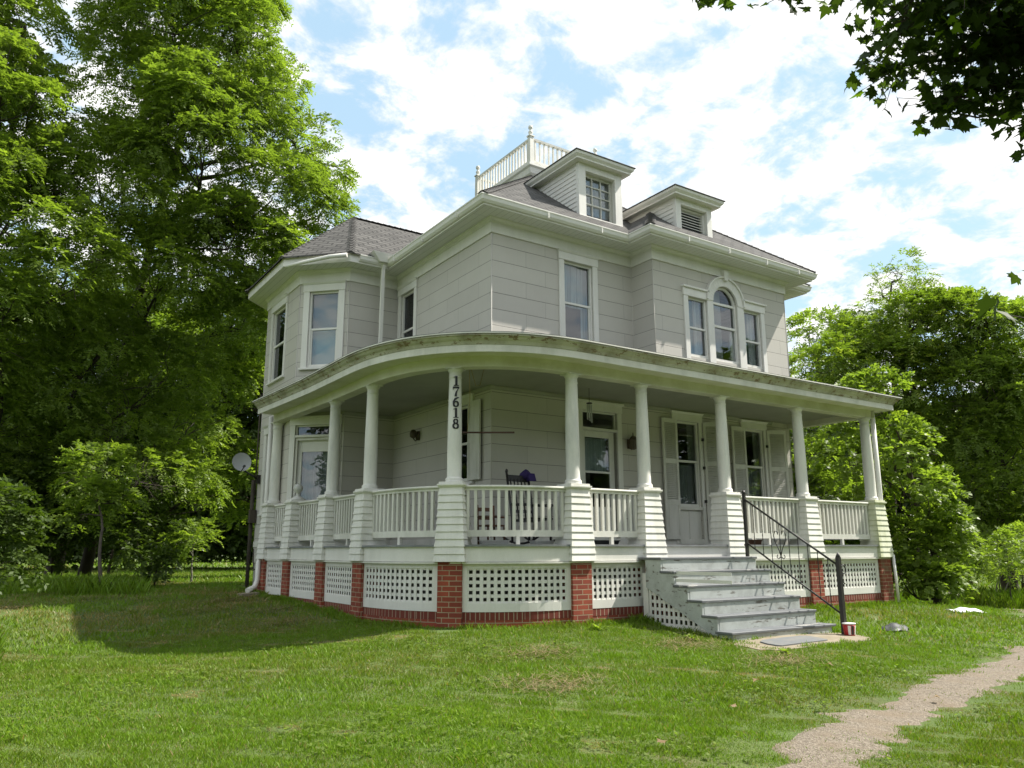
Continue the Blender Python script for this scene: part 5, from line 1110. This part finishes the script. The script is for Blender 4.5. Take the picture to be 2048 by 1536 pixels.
# --- right of the house
tree('locust_tree', 'airy thin-leaved tree top standing above the trees on the right', 'tree', gpos(1790, 30), [
 B(1765, 580, 30, .8), B(1805, 550, 30, .75), B(1745, 640, 30, .7), B(1835, 600, 30, .6), B(1785, 620, 30, .7)], 9, dens=17, tr=.16, fork=.7, L_=.4, nl=6, ll=.12, lw=.035)
tree('locust_tree', 'wide tree with pale yellow-green flower clusters on the right', 'tree', gpos(1840, 27), [
 B(1850, 690, 26, 1.7), B(1770, 760, 26, 1.6), B(1900, 800, 26, 1.8), B(1660, 740, 26, 1.1), B(1800, 880, 26, 1.5), B(1900, 640, 26, .9), B(1820, 640, 26, .8), B(1720, 830, 26, 1.2), B(1930, 720, 26.5, 1.2)], 10, mat='leaf_yel', dens=42, tr=.3, bright=-.04, hl=.10)
tree('locust_tree', 'darker green tree at the right edge of the photo', 'tree', gpos(2010, 25), [
 B(1960, 640, 25, 1.0), B(2030, 700, 25, 1.5), B(1980, 790, 24.5, 1.4), B(2060, 870, 24.5, 1.5), B(2000, 930, 24.5, 1.2), B(2110, 760, 25, 1.7), B(1940, 870, 25, 1.2)], 11, dens=44, tr=.26)
tree('locust_tree', 'green tree directly behind the right corner of the house', 'tree', gpos(1630, 31), [
 B(1640, 690, 30, 1.35), B(1720, 700, 31, 1.4), B(1590, 760, 31, 1.3), B(1640, 830, 30, 1.6), B(1740, 920, 30, 1.6), B(1560, 900, 30, 1.5), B(1650, 960, 29, 1.5)], 12, dens=42, tr=.26)
tree('mulberry_bush', 'tall leafy bush spilling beside the mildewed corner pier', 'bush', gpos(1860, 18), [
 B(1800, 900, 18.5, .9), B(1790, 1000, 18, .95), B(1850, 1030, 18, .85), B(1800, 1100, 18, .8), B(1870, 1110, 18, .65), B(1750, 800, 19, .8), B(1700, 930, 19.5, 1.0), B(1720, 1050, 19, .9), B(1900, 1050, 18, .38), B(1850, 1158, 17.2, .36), B(1905, 1155, 17.2, .3), B(1800, 1150, 17.4, .4), B(1830, 1140, 17.6, .5), B(1880, 1150, 17.6, .32), B(1770, 1140, 18, .6)], 13, mat='leaf', dens=62, tr=.10, L_=.18, nl=4, ll=.10, lw=.075, bright=.05, sub=.36)
tree('mulberry_bush', 'dark bush seen through the porch columns at right', 'bush', gpos(1640, 22), [
 B(1640, 1000, 22, 1.0), B(1600, 920, 22, .9), B(1680, 1060, 22, .9), B(1590, 1040, 22, .9), B(1650, 900, 23, .9)], 14, mat='leaf_dark', dens=55, tr=.08, L_=.2, nl=4, ll=.10, lw=.07)
for i, (px, d, r) in enumerate(((1935, 21, .75), (1990, 22, .8), (2050, 20, .9), (2010, 18.5, .45))):
    tree('weed_bush', ['low pale weedy bush right of the tall leafy bush', 'low weedy bush below the bare dead stems', 'low weedy bush at the right edge of the photo', 'small weedy bush nearest the far gravel track'][i], 'bush', gpos(px, d), [B(px - 15, 1120, d, r), B(px + 30, 1130, d, r * .8), B(px, 1090, d, r * .6)], 40 + i, mat='leaf', dens=60, tr=.02, L_=.2, nl=5, ll=.08, lw=.03, bright=.08, group='weedy bushes along the right tree line', sub=.3)
for i, (px, d) in enumerate(((1930, 24), (2030, 24.5), (2110, 23))):
    tree('understory_bush', ['green bush filling the gap behind the weeds, left of the dead stems', 'green bush filling the gap behind the weeds at the right edge', 'green bush beyond the right edge of the photo'][i], 'bush', gpos(px, d),
         [B(px - 30, 1040, d, .8), B(px + 45, 1050, d, .8), B(px, 985, d, .8), B(px + 10, 1095, d - .5, .7)], 60 + i, mat='leaf', dens=42, tr=.05, L_=.24, nl=5, ll=.10, lw=.055, group='bushes under the right trees')
# bare dead stems
def bare(name, label, px, d, seed, h, spread, mat='bark_pale', z0=None, tilt=(0, 0)):
    rng = np.random.default_rng(seed); x, y = gpos(px, d); zb = G(x, y) if z0 is None else z0; mb = MB()
    def rec(p, dr, l, r, lv):
        q = p + dr * l; limb(mb, p, q, r, r * .6, rng, 4, .05)
        if lv:
            for _ in range(3): rec(p + dr * l * rng.uniform(.5, 1), unit(dr + rng.normal(0, spread, 3)), l * .62, r * .55, lv - 1)
    for _ in range(2): rec(np.array([x, y, zb]), unit(np.array([tilt[0], tilt[1], 1.0]) + rng.normal(0, .15, 3)), h, .022, 3)
    o = mb.build(name, mat); props(o, label, 'dead shrub'); return o
bare('dead_shrub', 'bare grey dead stems before the dark woods at right', 1985, 21.5, 3, .9, .45)
bare('dead_branches', 'bare grey dead twigs tangled in the shade of the left trees', 215, 20, 5, .95, .6, 'bark', z0=1.0, tilt=(.9, -.3))
# dark woods behind both sides, and far tree line beyond the lawn
def woods(name, spans, seed, mat='leaf_dark', ll=.24, lw=.13):
    rng = np.random.default_rng(seed); P = []
    for (pa, pb_, y0, y1, d0, d1, n) in spans:
        k = n; px = rng.uniform(pa, pb_, k); dd = rng.uniform(d0, d1, k); edge = y0 + 34 * np.sin(px * .021) + 20 * np.sin(px * .053 + 1) + 12 * np.sin(px * .11)
        py = edge + (y1 - edge) * rng.random(k) ** .85
        P.append(CAM + (_fw + _R * ((px - 1024) / FPX)[:, None] + _U * ((768 - py) / FPX)[:, None]) * dd[:, None])
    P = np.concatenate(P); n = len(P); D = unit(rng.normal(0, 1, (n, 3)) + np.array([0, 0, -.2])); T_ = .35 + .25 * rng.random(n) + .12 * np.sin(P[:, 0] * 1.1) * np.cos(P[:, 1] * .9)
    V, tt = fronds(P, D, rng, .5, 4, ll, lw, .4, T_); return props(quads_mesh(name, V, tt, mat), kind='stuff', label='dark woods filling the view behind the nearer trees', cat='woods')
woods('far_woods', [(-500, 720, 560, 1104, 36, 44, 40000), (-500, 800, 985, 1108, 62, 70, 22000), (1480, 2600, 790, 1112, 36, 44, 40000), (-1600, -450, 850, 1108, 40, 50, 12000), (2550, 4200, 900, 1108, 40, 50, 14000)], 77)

# --- maple bough over the camera's right side
def maple_leaf(): 
    pts = [(0, 0), (.10, .06), (.36, -.05), (.34, .12), (.52, .30), (.36, .34), (.40, .50), (.20, .46), (.16, .60), (.0, .95)]
    return pts + [(-x, y) for x, y in pts[-2:0:-1]]
def maple():
    rng = np.random.default_rng(5); rx, ry = at(2900, 1091, 5.2)[:2]; zb = G(rx, ry) - .1
    root = thing('maple_tree', 'maple bough with dark lobed leaves hanging into the top right corner', 'tree', (rx, ry, zb)); mb = MB()
    topp = at(2750, -250, 5.4); limb(mb, (rx, ry, zb), topp, .20, .13, rng, 8, .02)
    ml = np.array(maple_leaf()); P = []; Nn = []; S = []
    # bough ends: photo-corner sprays at real distances
    seeds = []
    def spray(px0, py0, px1, py1, d, n, sp, sz=.074):
        a, b = at(px0, py0, d), at(px1, py1, d * .98); limb(mb, a, b, .014, .004, rng, 6, .05)
        for i in range(int(n)):
            t = rng.random() ** .8; c = a + (b - a) * t + rng.normal(0, sp, 3) * (1 - .45 * t); P.append(c); S.append(sz * rng.uniform(.65, 1.2))
            limb(mb, a + (b - a) * max(0, t - .05), c, .003, .0015, rng, 2, .02) if i % 3 == 0 else None
    for q_ in ((2300, -150, 1760, 60, 4.6, 580., .20), (2300, 0, 1730, 150, 4.9, 478., .15), (2350, 80, 1860, 215, 4.7, 478., .13), (2300, 60, 2060, 190, 4.5, 333., .14), (2250, -200, 1900, -20, 4.4, 696., .22), (2250, 0, 1900, 100, 4.7, 478., .2), (2350, 120, 2046, 250, 4.3, 140, .08), (2400, 160, 2075, 270, 4.4, 200, .14),
               (1800, -180, 1440, -10, 4.9, 46, .085), (2100, -150, 1700, 0, 5.0, 80, .12), (2400, -100, 2000, 100, 4.9, 754., .26), (2150, -160, 1560, -20, 4.6, 120, .09), (1640, -150, 1395, 5, 4.4, 60, .075)): spray(*q_)
    for a_, b_ in (((2750, -250, 5.4), (2300, -150, 4.7)), ((2750, -200, 5.4), (2300, 40, 4.8)), ((2300, -150, 4.7), (1800, -180, 4.9)), ((2300, 40, 4.8), (2380, 200, 4.4))): limb(mb, at(*a_), at(*b_), .05, .02, rng, 6, .05)
    limb(mb, at(2300, 560, 3.4), at(2015, 630, 2.95), .006, .002, rng, 5, .04); limb(mb, at(2400, 200, 4.4), at(2300, 560, 3.4), .012, .006, rng, 5, .05)
    big = [(2003, 600, 2.9, .135), (1990, 594, 2.9, .11), (2015, 625, 2.95, .12), (2060, 690, 3.0, .13), (2035, 550, 3.2, .065), (2046, 540, 3.2, .055), (2080, 650, 3.1, .10)]
    for x, y, d, s in big: P.append(at(x, y, d)); S.append(s)
    P = np.array(P); S = np.array(S); n = len(P); k = len(ml)
    dr = unit(rng.normal(0, 1, (n, 3)) * np.array([1, 1, .45]) + np.array([-.3, 0, -.75])); nm = unit(rng.normal(0, .7, (n, 3)) + np.array([0, -.25, 1.0])); side = unit(np.cross(dr, nm)); nm = np.cross(side, dr)
    fold = np.abs(ml[:, 0]) * .25
    V = P[:, None] + (side[:, None] * ml[None, :, 0:1] + dr[:, None] * ml[None, :, 1:2] - nm[:, None] * fold[None, :, None]) * S[:, None, None] * 1.15
    T_ = rng.uniform(0, .5, n); T_ = np.where(rng.random(n) < .07, 1.0, T_); T_[-len(big):] = .15
    bl = [(-7.5, -17, 3.2, 2.2), (-4.5, -15.8, 3.6, 2.0), (-9.5, -15.5, 3.4, 1.9), (-2.0, -14.6, 3.8, 1.8), (-6, -19, 4.5, 2.6), (-1.5, -18, 5, 2.5), (-10.5, -19, 4.8, 2.5), (1.5, -16, 4.8, 2.2)]  # unseen crown behind the camera, added to cut low light into the porch
    for b in bl: limb(mb, topp, b[:3], .09, .03, rng, 6, .05)
    cp, cdr, ct = crown_points(bl, rng, 7); cv, ctt = fronds(cp, cdr, rng, .45, 3, .2, .16, .3, ct)
    quads_mesh('foliage', cv, ctt * .4, 'leaf_maple', root)
    mb.build('branch', 'bark', root); quads_mesh('foliage', V, T_, 'leaf_maple', root, k=k)
maple()

for i, (bx_, by_, h_, sd) in enumerate(((-26, -27, 7, 61), (-15, -34, 8.5, 62), (-3, -33, 8, 63), (9, -30, 7.5, 64), (20, -26, 8.5, 65), (-31, -12, 8, 66), (29, -17, 9, 67), (34, -7, 9.5, 68), (-20, -33, 9, 69), (3, -36, 10, 70), (-34, 0, 9, 71), (15, -33, 9, 72))):  # the latter half are unseen trees added to block low sky at the porch
    r_ = random.Random(sd); bl = [(bx_ + r_.uniform(-3, 3), by_ + r_.uniform(-3, 3), r_.uniform(1.5, h_), r_.uniform(1.6, 2.6)) for _ in range(18)]
    tree('shade_tree', ['broad tree across the lawn, farthest left behind the camera', 'broad tree across the lawn, second from the left behind the camera', 'broad tree across the lawn, straight behind the camera', 'broad tree across the lawn, right behind the camera', 'broad tree across the lawn, farthest right behind the camera', 'broad tree beside the lawn, left of the camera', 'broad tree added right of the lawn to block low sky, nearest the gravel track', 'broad tree added right of the lawn to block low sky, farther along the gravel track', 'tree added in the back row behind the camera to block low sky, at the left', 'tree added in the back row behind the camera to block low sky, in the middle', 'broad tree added far left of the lawn beyond the left edge to block low sky', 'tree added in the back row behind the camera to block low sky, at the right'][i], 'tree', (bx_, by_), bl, sd, mat='leaf_dark', dens=7, tr=.3, L_=.7, nl=4, ll=.30, lw=.22, group='trees behind the camera seen in the window panes')

# --- lawn: grass blades -------------------------------------------------
def grass():
    rng = np.random.default_rng(99); V = []; T_ = []
    def ring_(n, d0, d1, h, wd, pw=.66):
        a = rng.uniform(-pw, pw, n); d = np.sqrt(rng.uniform(d0 ** 2, d1 ** 2, n)); az = YAW + a; x = CAM[0] + np.sin(az) * d / np.cos(a) ** 0; y = CAM[1] + np.cos(az) * d
        keep = ~((x > -2.05) & (x < 8.4) & (y > -1.95) & (y < 9)); keep &= ~((x > 1.44) & (x < 3.74) & (y < -1.7) & (y > -3.93))
        arcx, arcy = np.abs((x - PX5) / 2.42), np.abs((y - PY4) / 2.66); keep &= ~((x < PX5) & (y < PY4) & (arcx ** 2.42 + arcy ** 2.42 > 1) & (x > -2.05) & (y > -1.95)) | ((x < PX5) & (y < PY4) & (arcx ** 2.42 + arcy ** 2.42 > 1.02))
        slab = (np.abs((x - 2.58) / 1.22) ** 3 + np.abs((y + 4.28) / .36) ** 3) < .8 + .25 * snoise(x, y, 6); keep &= ~slab
        x, y = x[keep], y[keep]; td = track_dist(x, y); pr_ = np.where(td < .8, np.clip((td - .22) / .24 + .9 * snoise(x, y, 2.3) + .7 * snoise(y, x, 7.1), 0.07, 1), 1.0); kk = rng.random(len(x)) < pr_; x, y, td = x[kk], y[kk], td[kk]
        n_ = len(x); z = gz(x, y); lf = snoise(x, y, .55); mf = snoise(x + 7, y - 3, 2.1); hf = snoise(x * 1.1 + 2, y, 6.5)
        hh = h * (0.78 + .45 * hf + .25 * mf) * rng.uniform(.45, 1.3, n_); hh = hh * np.where(td < .75, .65, 1)
        an = rng.uniform(0, 2 * math.pi, n_); lean = rng.uniform(.1, .95, n_); la = rng.uniform(0, 2 * math.pi, n_)
        wv = np.stack([np.cos(an), np.sin(an), 0 * an], 1) * (wd * rng.uniform(.6, 1.3, n_))[:, None]; b = np.stack([x, y, z - .004], 1); tip = b + np.stack([np.cos(la) * lean * hh, np.sin(la) * lean * hh, hh], 1)
        mid = b * .5 + tip * .5 + np.stack([0 * hh, 0 * hh, hh * .14], 1)
        V.append(np.stack([b - wv, b + wv, mid + wv * .6, tip], 1)); dry = ((x < -2.5) & (y > .5)) * .22 * (snoise(x, y, 1.3) > -.1)
        t = .55 + .20 * lf + .16 * mf + .10 * hf + rng.normal(0, .10, n_) - dry; t = np.where(rng.random(n_) < .05, rng.uniform(0, .25, n_), t); t = t - .40 * ((mf + .6 * hf) < -.95); T_.append(t)
    ring_(290000, 3.6, 7.5, .040, .0027); ring_(270000, 7.5, 13, .047, .0043); ring_(170000, 13, 24, .075, .008); ring_(90000, 24, 45, .10, .018); ring_(40000, 45, 90, .14, .05); ring_(150000, 2.0, 12, .055, .006, 3.14); ring_(170000, 12, 45, .09, .016, 1.5)
    V = np.concatenate(V); T_ = np.concatenate(T_)
    props(quads_mesh('grass', V, T_, 'grassblade'), 'short mown lawn grass in front of the house', 'grass', kind='stuff')
    # longer uncut tufts against the brick base and the steps
    V = []; T_ = []; n = 9000; s_ = rng.uniform(0, cum[-1], n); o_ = .22 + np.abs(rng.normal(0, .09, n)); pp = np.array([on(a, b)[:2] for a, b in zip(s_, o_)]); n2 = 1800
    sx_ = np.where(rng.random(n2) < .5, 1.47 - np.abs(rng.normal(0, .06, n2)), 3.78 + np.abs(rng.normal(0, .06, n2))); pp = np.concatenate([pp, np.stack([sx_, rng.uniform(-3.9, -2.2, n2)], 1)]); keep = ~((pp[:, 0] > 1.5) & (pp[:, 0] < 3.7) & (pp[:, 1] < -2.1)); pp = pp[keep]
    x, y = pp[:, 0], pp[:, 1]; m_ = len(x); z = gz(x, y); hh = .10 * rng.uniform(.3, 1.3, m_) * (.8 + .5 * snoise(x, y, 3.3)); la = rng.uniform(0, 6.28, m_); an = rng.uniform(0, 6.28, m_)
    b = np.stack([x, y, z - .006], 1); wv = np.stack([np.cos(an), np.sin(an), 0 * an], 1) * .005; tip = b + np.stack([np.cos(la) * hh * .6, np.sin(la) * hh * .6, hh], 1); mid = b * .5 + tip * .5 + np.stack([0 * hh, 0 * hh, hh * .14], 1)
    props(quads_mesh('grass_tufts', np.stack([b - wv, b + wv, mid + wv * .7, tip], 1), .55 + .2 * snoise(x, y, 1.7) + rng.normal(0, .1, m_), 'grassblade'), 'longer grass against the brick base of the porch', 'grass', kind='stuff')
    # low clover and plantain leaves through the lawn
    n = 16000; a = rng.uniform(-.66, .66, n); d = np.sqrt(rng.uniform(3.8 ** 2, 15 ** 2, n)); az = YAW + a; x = CAM[0] + np.sin(az) * d; y = CAM[1] + np.cos(az) * d
    kp = (snoise(x, y, 1.1) + .5 * snoise(y, x, 3.7) > .25) & ~((x > -2.3) & (x < 8.6) & (y > -2.4)) & ~((x > 1.3) & (x < 3.9) & (y > -4.7)) & (track_dist(x, y) > .4); x, y = x[kp], y[kp]; m_ = len(x); z = gz(x, y) + rng.uniform(.02, .05, m_)
    q_ = []
    for k3 in range(3):
        an = rng.uniform(0, 6.28, m_) + k3 * 2.1; dr = np.stack([np.cos(an), np.sin(an), rng.uniform(.0, .5, m_)], 1); sd = np.stack([-np.sin(an), np.cos(an), 0 * an], 1); r_ = (.016 * rng.uniform(.6, 1.5, m_))[:, None]; b = np.stack([x, y, z], 1); q_.append(np.stack([b, b + dr * r_ + sd * r_ * .6, b + dr * r_ * 1.9, b + dr * r_ - sd * r_ * .6], 1))
    V = np.concatenate(q_); props(quads_mesh('clover', V, np.clip(.45 + rng.normal(0, .15, len(V)), 0, 1), 'leaf'), 'patches of clover and small weeds through the lawn', 'clover', kind='stuff')
    # tall unmown grass at the tree lines
    V = []; T_ = []
    for (pa, pb_, d0, d1, n, h) in ((40, 330, 17, 21, 9000, .38), (-80, 60, 9.5, 12, 4000, .32), (1880, 2150, 19, 24, 9000, .42), (1440, 1900, 20, 24, 4000, .3)):
        px = rng.uniform(pa, pb_, n); d = rng.uniform(d0, d1, n); p = CAM + (_fw + _R * ((px - 1024) / FPX)[:, None]) * d[:, None]; x, y = p[:, 0], p[:, 1]; z = gz(x, y); hh = h * rng.uniform(.4, 1.2, n) * (.8 + .3 * snoise(x, y, 1.5)); la = rng.uniform(0, 6.28, n); an = rng.uniform(0, 6.28, n)
        b = np.stack([x, y, z - .01], 1); wv = np.stack([np.cos(an), np.sin(an), 0 * an], 1) * .011; tip = b + np.stack([np.cos(la) * hh * .45, np.sin(la) * hh * .45, hh], 1); mid = b * .5 + tip * .5 + np.stack([0 * hh, 0 * hh, hh * .12], 1)
        V.append(np.stack([b - wv, b + wv, mid + wv * .7, tip], 1)); T_.append(.6 + .2 * snoise(x, y, .8) + rng.normal(0, .1, n))
    props(quads_mesh('tall_grass', np.concatenate(V), np.concatenate(T_), 'grassblade'), 'tall unmown grass along the tree lines', 'tall grass', kind='stuff')
    # loose dead grass clippings
    n = 5200; V = []
    cl = np.array([(-3.2, 4.6), (-2.9, 2.6), (-3.9, 3.4), (-5.2, 6.5), (-4.4, 5.8), (-3.2, 1.2), (-6.6, 5.5), (-1.6, -3.6), (-2.4, -5.0), (.6, -3.9), (-6.3, 7.5), (.9, -5.2)]); k = rng.integers(0, len(cl), n); x = cl[k, 0] + rng.normal(0, .33, n); y = cl[k, 1] + rng.normal(0, .22, n)
    z = gz(x, y) + rng.uniform(.02, .065, n); an = rng.uniform(0, 6.28, n); l = rng.uniform(.03, .11, n); dv = np.stack([np.cos(an) * l, np.sin(an) * l, rng.normal(0, .012, n)], 1); wv = np.stack([-np.sin(an), np.cos(an), 0 * an], 1) * .0022; c_ = np.stack([x, y, z], 1)
    V = np.stack([c_ - dv - wv, c_ - dv + wv, c_ + dv + wv, c_ + dv - wv], 1); props(quads_mesh('dead_grass', V, rng.random(n), 'straw'), 'scattered dry brown grass clippings on the lawn', 'clippings', kind='stuff')
grass()
def weed(x, y, seed, s, label):
    rng = np.random.default_rng(seed); z = G(x, y); n = 26; an = rng.uniform(0, 6.28, n); el = rng.uniform(.35, 1.3, n); l = s * rng.uniform(.6, 1.1, n); d = np.stack([np.cos(an) * np.cos(el), np.sin(an) * np.cos(el), np.sin(el)], 1); w_ = np.stack([-np.sin(an), np.cos(an), 0 * an], 1) * .018
    b = np.array([x, y, z]) + rng.normal(0, .012, (n, 3)) * np.array([1, 1, 0]); m = b + d * (l * .6)[:, None]; tip = b + d * l[:, None] - np.array([0, 0, 1]) * (l * .25)[:, None]
    o = quads_mesh('weed_plant', np.stack([b, m - w_, tip, m + w_], 1), .6 + .2 * rng.random(n), 'leaf'); props(o, label, 'weed', 'weeds in the lawn')
for i, (lx, ly, lab) in enumerate(((-1.75, -6.7, 'brown curled fallen leaf on the lawn, nearest the bottom middle'), (-.6, -6.0, 'small brown fallen leaf on the lawn left of the gravel track'), (.9, -5.75, 'brown fallen leaf on the lawn below the concrete pad'), (-3.1, -7.2, 'pale brown fallen leaf on the lawn left of the track, near the camera'), (.3, -7.35, 'reddish brown fallen leaf lying on the gravel track'))):
    lm = np.array(maple_leaf()); a_l = i * 1.7; z_l = G(lx, ly) + .055
    px_ = lm[:, 0] * math.cos(a_l) - lm[:, 1] * math.sin(a_l); py_ = lm[:, 0] * math.sin(a_l) + lm[:, 1] * math.cos(a_l)
    Vl = np.stack([lx + px_ * .085, ly + py_ * .085, z_l + .10 * .25 * np.abs(lm[:, 0]) + .012 * np.sin(lm[:, 1] * 5)], 1)[None]
    props(quads_mesh('fallen_leaf', Vl, np.array([.9]), 'straw', k=len(lm)), lab, 'leaf', 'brown leaves fallen on the lawn')
weed(.22, -2.55, 1, .17, 'leafy green weed at the foot of the brick footing left of the steps'); weed(1.0, -3.6, 2, .14, 'small broad-leaved weed beside the stair lattice'); weed(1.35, -4.85, 3, .13, 'small weed at the left end of the tan concrete pad')
